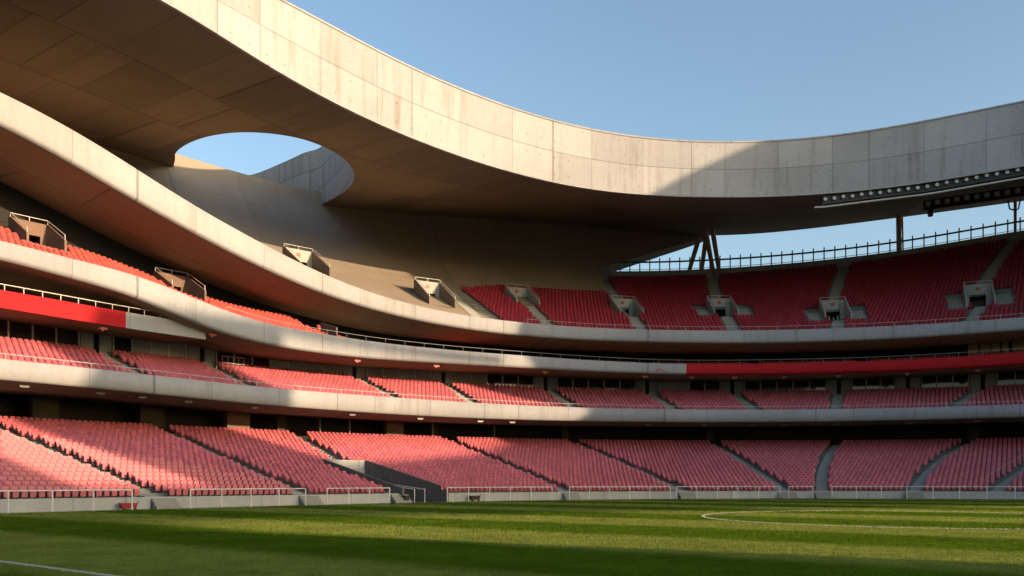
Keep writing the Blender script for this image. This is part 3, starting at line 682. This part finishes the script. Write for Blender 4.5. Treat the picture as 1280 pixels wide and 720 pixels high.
# plan outline of the opening, measured on the soffit
HOLE=[]
for x,y in [(218,205),(219,192),(234,180),(262,170),(300,165.5),(340,167),(375,173),(403,183),(428,197),(441,212),(442,226),(430,240),(402,255)]:
    s,o=raked(x,y,lambda s,o:float(sof(s,o)),8,44); HOLE.append(pt(s,o,0).xy)
HOLE+= [Vector((-25,106.8)),Vector((-29,110.6)),Vector((-34.5,115)),Vector((-41,116)),Vector((-43.5,110.5))]
def cr(pts,n=7):
    out=[];L=len(pts)
    for i in range(L):
        p0,p1,p2,p3=[Vector(pts[(i+k)%L]) for k in (-1,0,1,2)]
        for j in range(n):
            t=j/n; out.append(.5*((2*p1)+(p2-p0)*t+(2*p0-5*p1+4*p2-p3)*t*t+(3*p1-p0-3*p2+p3)*t**3))
    return out
HP=cr(HOLE)
for _ in range(2): HP=[(HP[i-1]+HP[i]*2+HP[(i+1)%len(HP)])/4 for i in range(len(HP))]
area=sum(HP[i-1].x*HP[i].y-HP[i].x*HP[i-1].y for i in range(len(HP)))
if area<0: HP=HP[::-1]
n=len(HP); cv=[(p.x,p.y,25.0) for p in HP]+[(p.x,p.y,52.0) for p in HP]; cf=[tuple(range(n))[::-1],tuple(range(n,2*n))]; cuv=[(0,0)]*(2*n); L=0
for i in range(n):
    j=(i+1)%n; d=(HP[j]-HP[i]).length; cf.append((i,j,n+j,n+i)); cuv+=[(L,25+.2),(L+d,25.2),(L+d,52.2),(L,52.2)]; L+=d
cm=bpy.data.meshes.new('cutter'); cm.from_pydata(cv,[],cf); cm.materials.append(M['opening']); cm.uv_layers.new(name='UVMap').data.foreach_set('uv',np.array(cuv,'f').ravel()); cm.update()
co=bpy.data.objects.new('cutter',cm); COL.objects.link(co)
md=ro.modifiers.new('cut','BOOLEAN'); md.operation='DIFFERENCE'; md.object=co; md.solver='EXACT'; md.material_mode='TRANSFER'
dg=bpy.context.evaluated_depsgraph_get(); ev=ro.evaluated_get(dg); rm=bpy.data.meshes.new_from_object(ev)
names=[m.name if m else '' for m in rm.materials]
roof=thing('roof','sweeping concrete ring roof with a tall inner fascia and an oval opening','roof',pt(40,8,29))
def part_from(mesh,matname,name,mat,smooth):
    idx=[i for i,nm in enumerate(names) if nm==matname]
    bm=bmesh.new(); bm.from_mesh(mesh); bmesh.ops.delete(bm,geom=[f for f in bm.faces if f.material_index not in idx],context='FACES')
    for f in bm.faces: f.material_index=0; f.smooth=smooth
    m2=bpy.data.meshes.new(name); bm.to_mesh(m2); bm.free(); m2.materials.clear(); m2.materials.append(mat)
    o=bpy.data.objects.new(name,m2); COL.objects.link(o); put(o,roof); return o
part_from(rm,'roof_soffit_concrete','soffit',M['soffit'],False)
part_from(rm,'shell_concrete','roof_deck',M['shell'],False)
part_from(rm,'fascia_concrete','fascia',M['fascia'],True)
part_from(rm,'opening_concrete','opening_wall',M['opening'],True)
bpy.data.objects.remove(ro); bpy.data.objects.remove(co)
# thin drip edge and capping along the fascia
mb=MB(); q=np.arange(-20,93.51,.5); strip(mb,q,[(7.94,lambda s:FBt(s)-.10),(7.94,lambda s:FBt(s)+.06),(8.4,lambda s:FBt(s)+.06)],sm=False); mb.build('capping',M['fascia'],roof)
mb=MB(); strip(mb,q,[(8.25,lambda s:FBb(s)-.05),(7.95,lambda s:FBb(s)-.05),(7.95,lambda s:FBb(s)+.07)],sm=False); mb.build('drip_edge',M['fascia'],roof)
# ------------------------------------------------------------------ columns carrying the roof
def leg(mb,a,b,r): mb.tube([a,b],[r*.8,r],10)
def hz(s): return float(SBk(s))
vc=thing('roof_column','pair of tan concrete V legs standing on the rear wall under the roof edge','column',pt(float(s_at(882,38.4)),38.4,hz(65)))
def at(x,y,o): s=float(s_at(x,o)); X,D=P(s,o); return Vector((float(X),float(D),(YH-y)*float(D)/F+HC))
for (a,b,oa,ob_) in (((861,340),(874.5,295),38.6,38.0),((876,345),(883,294),39.2,38.4),((893,347),(883,294),38.4,38.2),((899.5,343),(890,284),38.6,34.5)):
    mb=MB(); leg(mb,at(*a,oa),at(*b,ob_),.34); mb.build('leg',M['tan'],vc)
c1=thing('roof_column','single stout tan column with thin pipe beside it under the roof edge','column',at(1123.5,312,38.5))
mb=MB(); leg(mb,at(1123.5,316,38.5),at(1123.5,258,38.5),.36); mb.build('shaft',M['tan'],c1)
mb=MB(); leg(mb,at(1129,316,38.5),at(1127.5,262,38.5),.12); mb.build('pipe',M['warm'],c1)
c2=thing('roof_column','slim column at the right edge beneath hanging lamp brackets','column',at(1269,296,38.5))
mb=MB(); leg(mb,at(1269,300,38.5),at(1269,240,38.5),.2); mb.build('shaft',M['tan'],c2)
mb=MB()
for x0,x1 in ((1259,1262),(1276,1273)): mb.tube([at(x0,246,38.2),at(x1,261,38.2),at(1269,263,38.2)],.1)
mb.build('bracket',M['steel'],c2)
# ------------------------------------------------------------------ floodlight rigs under the roof
def rig(x0,x1,o,yf,n,round_,label,pipe):
    s0,s1=float(s_at(x0,o)),float(s_at(x1,o)); q=np.linspace(s0,s1,30); X,D=P(q,o); hh=(YH-np.array([yf(640+F*a/b) for a,b in zip(X,D)]))*D/F+HC
    hf=lambda s: np.interp(s,q,hh); base=pt(s0,o,float(hh[0])); g=thing('floodlight_rig',label,'floodlights',base)
    mb=MB(); strip(mb,q,[(o+.1,lambda s:hf(s)-.48),(o-.1,lambda s:hf(s)-.48),(o-.1,lambda s:hf(s)+.48),(o+.5,lambda s:hf(s)+.48),(o+.5,lambda s:hf(s)-.48),(o+.1,lambda s:hf(s)-.48)],sm=False); mb.build('housing',M['black'],g)
    for k,s in enumerate(np.linspace(s0+.25,s1-.3,n)):
        ax=axes(s); c=pt(s,o-.22,float(hf(s))+random.uniform(-.05,.05)); lp=thing('lamp',None,None,c,None,g)
        b=MB(); 
        if round_: b.tube([c+ax[1]*.12,c-ax[1]*.06],[.13,.22],10)
        else: b.box(c,(.30,.10,.30),ax)
        b.build('lamp_body',M['steel'],lp)
        l=MB(); cc_=c-ax[1]*(.075 if round_ else .115)
        if round_: l.tube([cc_,cc_-ax[1]*.03],[.18,.16],10)
        else: l.box(cc_,(.24,.012,.24),ax)
        l.build('lamp_lens',M['lens'],lp)
    if pipe:
        mb=MB(); mb.tube([pt(s,o-.1,float(hf(s))-.74) for s in np.linspace(s0-.6,s1,24)],.10,8)
        mb.build('pipe',M['mull'],g)
        mb=MB()
        for s in np.linspace(s0+.4,s1-.5,9): mb.tube([pt(s,o,float(hf(s))-.74),pt(s,o+.2,float(hf(s))-.4)],.06)
        mb.build('hanger',M['steel'],g)
    return g,hf
rig(1027,1345,8.5,lambda x:np.interp(x,[1020,1160,1280,1320],[251,233.5,212.5,205]),26,True,'long black bank of round floodlights with a pale pipe along the fascia foot',True)
rig(1155,1345,22,lambda x:np.interp(x,[1150,1280,1320],[257,238,231]),15,False,'shorter black bank of square floodlights hung under the roof soffit',False)
c=at(1163,266.5,22); sp=thing('loudspeaker','small dark loudspeaker hanging below the square floodlight bank','loudspeaker',c)
ax=axes(float(s_at(1163,22))); mb=MB(); mb.tube([c+Vector((0,0,.35)),c-Vector((0,0,.05)),c-Vector((0,0,.35))],[.26,.32,.26],10); mb.build('cabinet',M['steel'],sp); mb=MB(); mb.tube([c+Vector((0,0,.34)),c+Vector((0,0,1.1))],.06); mb.build('hanger',M['steel'],sp)
# ------------------------------------------------------------------ concourse columns under the second tier
CC=[(-70,1.5,'dark'),(55,2.4,'dark'),(188,2.6,'dark'),(296,2.8,'brown'),(350,1.2,'dark'),(492,2.4,'brown'),(541,1.0,'dark'),(705,1.0,'dark'),(887,1.2,'dark'),(1217,1.4,'dark')]
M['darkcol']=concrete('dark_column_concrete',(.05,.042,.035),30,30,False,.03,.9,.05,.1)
where=['beyond the left edge','nearest the left edge','second from the left edge','third from the left edge','slim and just right of the widest','in the middle left, broad and brown','slim beside the stair','above the fifth aisle','above the aisle right of centre','near the right edge']
for (x,w,k),wh in zip(CC,where):
    s=float(s_at(x,22.9)); base=pt(s,22.9,5.5); g=thing('concourse_column',('broad brown' if k=='brown' else 'dark')+' concrete column behind the lowest seats, '+wh,'column',base,'columns under the second tier')
    mb=MB(); mb.box(pt(s,22.9,6.9),(w/2*.8,.35,1.45),axes(s)); mb.build('shaft',M['brown'] if k=='brown' else M['darkcol'],g)
for i,(x,) in enumerate(((400,),(437,),(541,),(618,))):
    s=float(s_at(x,22.2)); g=thing('concourse_post','thin pale post under the second tier, '+ORD[i]+' of four','post',pt(s,22.2,5.5),'thin posts behind the lowest seats'); mb=MB(); mb.tube([pt(s,22.2,5.4),pt(s,22.2,7.95)],.07); mb.build('post',M['tan'],g); mb=MB(); mb.box(pt(s,22.2,5.5),(.15,.15,.06),axes(s)); mb.build('base_plate',M['steel'],g)
# ------------------------------------------------------------------ lamps under the parapets
for i,x in enumerate((30,125,178,235,318,440,525,600,640,810,880,940,980,1046,1136,1222)):
    s=float(s_at(x,15.2)); z=float(T2b(s))-.12; ax=axes(s); c=pt(s,15.2,z); g=thing('soffit_lamp',ORD[i]+' small pale lamp from the left under the second tier parapet','lamp',c,'lamps under the second tier')
    mb=MB(); mb.box(c-Vector((0,0,.06)),(.32,.10,.05),ax); mb.build('lamp_body',M['steel'],g); mb=MB(); mb.box(c-Vector((0,0,.135)),(.26,.07,.015),ax); mb.build('lamp_lens',M['lampgrey'],g)
for i,x in enumerate((128,265,446,545,681,806,864,918,980,1048,1134,1222)):
    o=16.2 if x>200 else 17.2; s=float(s_at(x,o)); z=float(T3b(s) if x>200 else RDb(s))-.08; ax=axes(s); c=pt(s,o,z); g=thing('signal_lamp',ORD[i]+' little red lamp from the left under the third tier band','lamp',c,'red lamps under the third tier')
    mb=MB(); mb.box(c-Vector((0,0,.09)),(.30,.14,.08),ax); mb.build('lamp_body',M['redlamp'],g); mb=MB(); mb.tube([c-Vector((0,0,.16)),c-Vector((0,0,.26))],[.10,.07],8); mb.build('lamp_lens',M['lens'],g)
# ------------------------------------------------------------------ railings and fences
def railing(name,label,cat,q0,q1,o,hb,height,step,mat,rails=(1.0,),pr=.03,rr=.03,group=None,maxposts=95):
    q=np.linspace(q0,q1,max(3,int(abs(q1-q0)/.8)+1)); g=thing(name,label,cat,pt(q0,o,float(hb(q0))),group)
    for r in rails:
        mb=MB(); mb.tube([pt(s,o,float(hb(s))+height*r) for s in q],rr,5); mb.build('rail',mat,g)
    n=min(maxposts,max(1,int(round((q1-q0)*(1+o*float(kr((q0+q1)/2)))/step))))
    for s in np.linspace(q0,q1,n+1):
        mb=MB(); mb.tube([pt(s,o,float(hb(s))-.02),pt(s,o,float(hb(s))+height)],pr,5); mb.build('post',mat,g)
    return g
zero=lambda s: 0.0
secs=[(-260,165,'white pitch fence at the far left before the nearest seats'),(238,382,'white pitch fence between the first two left aisles'),(409,487,'short white pitch fence just left of the tunnel ramp'),(559,690,'white pitch fence just right of the tunnel ramp'),(712,838,'white pitch fence before the sixth seat block'),(846,975,'white pitch fence in front of the middle block right of centre'),(986,1016,'very short white pitch fence left of the broad pale stair'),(1040,1420,'long white pitch fence at the right of the broad pale stair')]
for a,b,l in secs: railing('pitch_fence',l,'fence',float(s_at(a,.12)),float(s_at(b,.12)),.12,zero,1.12,2.1,M['white'],(1.0,),.042,.036,'white fence sections along the pitch')
railing('front_rail','thin pale handrail on the second tier parapet','railing',-20,SEND,14.2,T2t,.36,2.2,M['mull'],(1.0,),.022,.025)
railing('front_rail','thin pale handrail on the third tier parapet','railing',22,SEND,15.2,T3t,.42,2.2,M['railgrey'],(1.0,),.018,.02)
railing('front_rail','thin handrail along the upper tier parapet','railing',47,SEND,15.2,T4t,.42,2.0,M['mull'],(1.0,),.02,.022)
railing('balcony_rail','pale handrail above the red balcony band at the left','railing',-18,21,16.65,RDt,.42,1.25,M['white'],(1.0,),.03,.03)
rf_=thing('rear_fence','tall steel fence with upright posts along the rim of the upper tier','fence',pt(58,38.45,hz(58)))
q=np.arange(58.2,SEND,.4); zb=lambda s:float(SBk(s))+.5
mb=MB(); mb.tube([pt(s,38.45,zb(s)+1.45) for s in q],.12,6); mb.build('top_rail',M['steel'],rf_)
mb=MB(); mb.tube([pt(s,38.45,zb(s)+.45) for s in q],.04,5); mb.build('lower_rail',M['railgrey'],rf_)
for s in np.linspace(58.2,SEND-.3,51): mb=MB(); mb.tube([pt(s,38.4,zb(s)-.75),pt(s,38.4,zb(s)+1.95)],.085,6); mb.build('post',M['railgrey'],rf_)
# glazed rail at the second tier stair (left)
railing('stair_rail','pale metal stair railing at the head of a second tier aisle','railing',float(s_at(278,21.4)),float(s_at(305,21.4)),21.4,lambda s:float(GB(s)),1.15,.55,M['mull'],(1.0,.5),.03,.035)
# handrail on the lowest stand at the right
a=pt(LA[8].s(2)-.9,2,1.0); b=pt(LA[8].s(16)-.9,16,4.4); g=thing('stair_handrail','slanting white handrail on the aisle at the lower right','railing',a)
mb=MB(); mb.tube([a+Vector((0,0,.95)),b+Vector((0,0,.95))],.022); mb.build('rail',M['railgrey'],g)
for t in np.linspace(0,1,4): p=a.lerp(b,t); mb=MB(); mb.tube([p-Vector((0,0,.2)),p+Vector((0,0,.95))],.018); mb.build('post',M['railgrey'],g)
# ------------------------------------------------------------------ loose things at the pitch edge
def cart(x,label,mat,w,hh):
    s=float(s_at(x,.35)); ax=axes(s); base=pt(s,.35,0); g=thing('equipment_cart',label,'cart',base)
    mb=MB(); c=base+Vector((0,0,hh*.62)); 
    # tapered tub
    lo=[c+ax[0]*a*w*.42+ax[1]*b*.16-Vector((0,0,hh*.32)) for a,b in ((-1,-1),(1,-1),(1,1),(-1,1))]; hi=[c+ax[0]*a*w*.5+ax[1]*b*.2+Vector((0,0,hh*.32)) for a,b in ((-1,-1),(1,-1),(1,1),(-1,1))]
    mb.face(lo[::-1]); mb.face(hi)
    for i in range(4): mb.face([lo[i],lo[(i+1)%4],hi[(i+1)%4],hi[i]])
    mb.build('tub',mat,g)
    for a in (-.34,.34):
        mb=MB(); p=base+ax[0]*a*w-ax[1]*.17+Vector((0,0,hh*.18)); mb.tube([p-ax[1]*.03,p+ax[1]*.03],hh*.18,10); mb.build('wheel',M['black'],g)
    mb=MB(); p=base+ax[0]*w*.5+Vector((0,0,hh*.8)); mb.tube([p,p+ax[0]*.18+Vector((0,0,hh*.35))],.02); mb.build('handle',M['steel'],g)
cart(160,'small dark red equipment cart by the fence below the nearest aisle',M['cartred'],.95,.42)
cart(593,'black equipment cart at the pitch edge right of the tunnel ramp',M['black'],.9,.5)
cart(507,'small black box cart inside the mouth of the tunnel ramp',M['black'],.5,.6)
for i,dx in enumerate((-.45,.05,.5)):
    v=UV[3]; ax=axes(v['s']); b=pt(v['s'],v['o1']-.4,float(u_h0(v['s'])+u_r(v['s'])*(v['o0']-UO)/UTR)-.1)+ax[0]*dx
    g=thing('marker_post','white marker post in the frontal doorway of the upper tier, '+('left','middle','right')[i],'post',b,'marker posts in a doorway')
    mb=MB(); mb.tube([b,b+Vector((0,0,.06))],.2,8); mb.build('foot',M['black'],g); mb=MB(); mb.tube([b+Vector((0,0,.06)),b+Vector((0,0,1.0 if i!=1 else .85))],[.11,.05],8); mb.build('shaft',M['white'],g)
# ------------------------------------------------------------------ seats
def fill(o0,tr,n,h0,r,s0,s1,ok,tier,back=.55,pitch=.44):
    for i in range(n):
        o=o0+i*tr+back; z=lambda s,i=i: float(h0(s)+i*r(s))
        add_seats(o,z,[s for s in row_s(o,s0,s1,pitch) if ok(s,o)],tier)
fill(LO,LTR,LN,l_h0,l_r,-24,95,lambda s,o: not any(a.inside(s,o,.2) for a in LA) and not in_tun(s,o,.45),0)
fill(CO,CTR,CN,c_h0,c_r,-14,SEND-.5,lambda s,o: not any(a.inside(s,o,.2) for a in CA),1,.5)
fill(TO,TTR,TN,t_h0,t_r,-14,SEND-.5,lambda s,o: not any(a.inside(s,o,.2) for a in TA) and not in_vom(MV,s,o,.3,.3) and not 32.5<s<39.5,2,.5)
fill(UO,UTR,UN,u_h0,u_r,46,SEND-.3,lambda s,o: u_in(s,o-.2) and not any(a.inside(s,o,.2) for a in UA+SIDE) and not in_vom(UV,s,o,.35,.0),3,.5)
A=np.array([(a[0],a[1],a[2],a[3],a[4]) for a in seats])
px=640+F*A[:,0]/A[:,1]; py=YH-F*(A[:,2]+.5-HC)/A[:,1]
vis=(A[:,1]>5)&(px>2)&(px<1278)
rank=np.where(vis&(A[:,4]==0),A[:,1],1e9); near=np.argsort(rank)[:300]; nearset=set(near.tolist())
# the rest: one mesh
rest=np.array([i for i in range(len(A)) if i not in nearset and -60<px[i]<1450])
nv=len(SV); R=A[rest]; jit=rng.normal(0,.012,len(R)); t=R[:,3]+jit
ct,st=np.cos(t),np.sin(t); tilt=rng.normal(0,.03,len(R))
vx,vy,vz=SV[:,0][None],SV[:,1][None]+SV[:,2][None]*tilt[:,None],SV[:,2][None]
W=np.stack([R[:,0:1]+ct[:,None]*vx-st[:,None]*vy,R[:,1:2]+st[:,None]*vx+ct[:,None]*vy,R[:,2:3]+vz+0*vx],-1).reshape(-1,3)
lens=[len(f) for f in SF]; fl=np.concatenate([np.array(f) for f in SF]); tot=len(fl)
me=bpy.data.meshes.new('stadium_seats'); me.vertices.add(len(W)); me.vertices.foreach_set('co',W.astype('f').ravel())
loops=(fl[None]+nv*np.arange(len(R))[:,None]).ravel(); me.loops.add(len(loops)); me.loops.foreach_set('vertex_index',loops.astype('i'))
ls=np.tile(lens,len(R)); st_=np.concatenate([[0],np.cumsum(ls)[:-1]]); me.polygons.add(len(ls)); me.polygons.foreach_set('loop_start',st_.astype('i')); me.polygons.foreach_set('loop_total',ls.astype('i'))
me.materials.append(M['seat']); me.materials.append(M['seat_up']); me.materials.append(M['seat_mid'])
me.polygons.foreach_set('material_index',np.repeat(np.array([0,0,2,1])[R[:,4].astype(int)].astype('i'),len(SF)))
uv=np.repeat(np.stack([np.arange(len(R))%997+.5,np.arange(len(R))//997+.5],-1),tot,0); me.uv_layers.new(name='UVMap').data.foreach_set('uv',uv.astype('f').ravel())
me.update(calc_edges=True); me.validate()
so=bpy.data.objects.new('stadium_seats',me); COL.objects.link(so); tag(so,'thousands of red plastic seats filling every tier of the stadium bowl','seats',None,'stuff')
# the nearest 300: each a thing with backrest, seat pan and bracket
def near_parts():
    def bev(mb,name,mat,w):
        o=mb.build(name,mat); me=o.data; bm=bmesh.new(); bm.from_mesh(me); bmesh.ops.remove_doubles(bm,verts=bm.verts,dist=1e-4); bmesh.ops.bevel(bm,geom=bm.edges[:],offset=w,segments=2,affect='EDGES'); bm.to_mesh(me); bm.free()
        for p in me.polygons: p.use_smooth=False
        bpy.data.objects.remove(o); return me
    def prism(out,y0,y1,lean,z0):
        mb=MB(); n=len(out); A=[(x,y0+lean*(z-z0),z) for x,z in out]; B=[(x,y1+lean*(z-z0),z) for x,z in out]
        mb.face(A); mb.face(B[::-1])
        for i in range(n): mb.face([A[(i+1)%n],A[i],B[i],B[(i+1)%n]])
        return mb
    w=.178
    b=bev(prism([(-w,.34),(w,.34),(w,.72),(w-.03,.79),(w-.09,.82),(-w+.09,.82),(-w+.03,.79),(-w,.72)],0,.05,.16,.34),'backrest',M['seat'],.012)
    p=bev(prism([(-w+.02,.24),(-w+.05,.18),(-w+.10,.16),(w-.10,.16),(w-.05,.18),(w-.02,.24),(w-.02,.60),(-w+.02,.60)],-.13,-.06,-.06,.17),'seat_pan',M['seat'],.012)
    mb=MB()
    for sg in (-1,1): mb.box((sg*.15,.03,.26),(.018,.03,.26)); mb.box((sg*.15,-.03,.30),(.016,.07,.02))
    mb.box((0,.03,.30),(.165,.02,.02)); k=mb.build('bracket',M['seatdark']); km=k.data; bpy.data.objects.remove(k)
    return b,p,km
BM_,PM_,KM_=near_parts()
for me_ in (BM_,PM_):
    pass
lab='folded red plastic seat in the identical nearest rows of the lowest stand at the left'
src=None
for i in near:
    x,y,z,t=A[i][:4]; r=bpy.data.objects.new('stadium_seat',None); COL.objects.link(r); r.location=(x,y,z); r.rotation_euler=(0,0,t); r.empty_display_size=.2
    tag(r,lab,'seat','nearest folded seats of the lowest stand')
    for nm,m_ in (('backrest',BM_),('seat_pan',PM_),('bracket',KM_)):
        c=bpy.data.objects.new(nm,m_); COL.objects.link(c); c.parent=r; c.scale=(1,1,.90)
# ------------------------------------------------------------------ out of view: end wall of the tiers, then unseen walls added and shaped to shade the bowl
mb=MB(); 
e0,e1=pt(SEND+.2,13.2,0),pt(SEND+.2,41,0); d=axes(SEND)[0]*.6
top=[(13.2,17.5),(15,17.5),(15,31),(41,39)]
ov=[pt(SEND+.2,a,b) for a,b in [(13.2,0),(41,0),(41,39.5),(9,34),(9,26),(13.2,20)]]
mb.face([p for p in ov]); mb.face([p+d for p in ov][::-1]); 
for i in range(len(ov)): j=(i+1)%len(ov); mb.face([ov[j],ov[i],ov[i]+d,ov[j]+d])
tag(mb.build('end_wall',M['wallgrey']),'plain concrete end wall closing the tiers beyond the right edge','wall')
PHI=math.radians(-30); SUN_EL=math.radians(8)
UH=Vector((math.cos(PHI),math.sin(PHI),0)); WH=Vector((-math.sin(PHI),math.cos(PHI),0))
def shadow_wall(name,label,r0,poly,th=1.2):
    """unseen upright wall added to block the low sun, square to it: outline given as (distance along the wall, height over the sun line)"""
    mb=MB(); Fp=[UH*r0+WH*a+Vector((0,0,b+r0*math.tan(SUN_EL))) for a,b in poly]; Bp=[p+UH*th for p in Fp]
    mb.face(Fp); mb.face(Bp[::-1])
    for i in range(len(Fp)): j=(i+1)%len(Fp); mb.face([Fp[j],Fp[i],Bp[i],Bp[j]])
    o=mb.build(name,M['wallgrey']); tag(o,label,'wall')
    bm=bmesh.new(); bm.from_mesh(o.data); bmesh.ops.triangulate(bm,faces=[f for f in bm.faces if len(f.verts)>4]); bm.to_mesh(o.data); bm.free()
shadow_wall('rear_shadow_wall','unseen tall wall behind the camera, added to cast shadow on the near pitch',80,[(-40,-22),(19.5,-22),(19.5,3.5),(23.6,4.2),(30.2,3.9),(30.2,19),(-40,21)])  # added out of view; its outline keeps the sun off the near turf
shadow_wall('slab_shadow_wall','unseen raised wall with a wide slab, shaped to cast shadows on the left tiers',76,[(30.2,3.9),(42,2.7),(53,1.8),(67,0),(80,-2),(80,12.2),(72,10.7),(60,9.9),(54.6,9.8),(54.6,22.5),(40.3,22.5),(38.8,17.6),(36.8,14.3),(37.3,10.9),(38.5,7.7),(30.2,7.7)])  # added caster: gap underneath lights the turf, slab shades lower and second tiers
shadow_wall('shadow_beam','unseen slender beam added to cast a thin shadow on the third tier',76,[(54.7,22.4),(54.7,21.4),(76,19.6),(76,20.5)])  # added caster for the thin shadow band along the third tier parapet
shadow_wall('right_shadow_wall','unseen high wall added at the right to shade the right half of the bowl',45,[(80,-22),(80,12),(83,14.3),(80,17),(77.2,22.8),(79,27.5),(81.5,34),(85,36.4),(89,38.8),(91,45),(140,46),(140,-22)])  # added caster: its left edge sets where shade starts on fascia and tiers
# ------------------------------------------------------------------ camera, light, sky
sc=bpy.context.scene
cam=bpy.data.cameras.new('camera'); co=bpy.data.objects.new('camera',cam); COL.objects.link(co); co.location=(0,0,HC); co.rotation_euler=(math.pi/2,0,0)
cam.sensor_width=36; cam.lens=36*F/1280; cam.shift_y=(YH-360)/1280; cam.clip_end=8000; cam.clip_start=.1; sc.camera=co
u=Vector((math.cos(PHI)*math.cos(SUN_EL),math.sin(PHI)*math.cos(SUN_EL),math.sin(SUN_EL)))
sl_=bpy.data.lights.new('sun','SUN'); sl_.energy=3.1; sl_.angle=math.radians(.6); sl_.color=(1.0,.68,.41); so=bpy.data.objects.new('sun',sl_); COL.objects.link(so); so.rotation_euler=u.to_track_quat('Z','Y').to_euler()
w=bpy.data.worlds.new('World'); sc.world=w; w.use_nodes=True; nt=w.node_tree; bg=nt.nodes['Background']; sky=nt.nodes.new('ShaderNodeTexSky'); sky.sky_type='NISHITA'; sky.sun_disc=False; sky.sun_elevation=SUN_EL
sky.sun_rotation=math.pi/2-PHI; sky.air_density=1.0; sky.dust_density=2.2; sky.ozone_density=1.6; nt.links.new(sky.outputs[0],bg.inputs[0]); bg.inputs[1].default_value=.15
sc.view_settings.view_transform='Standard'; sc.view_settings.look='None'; sc.view_settings.gamma=1; sc.view_settings.exposure=1.25
sc.render.engine='CYCLES'; sc.cycles.max_bounces=8; sc.cycles.diffuse_bounces=5
print('SEATS',len(A),'rest',len(rest),'uL',uL0,uL1,'utop',utop,'UV',[(round(v['s'],1),round(v['o0'],1)) for v in UV+UVL+MV])
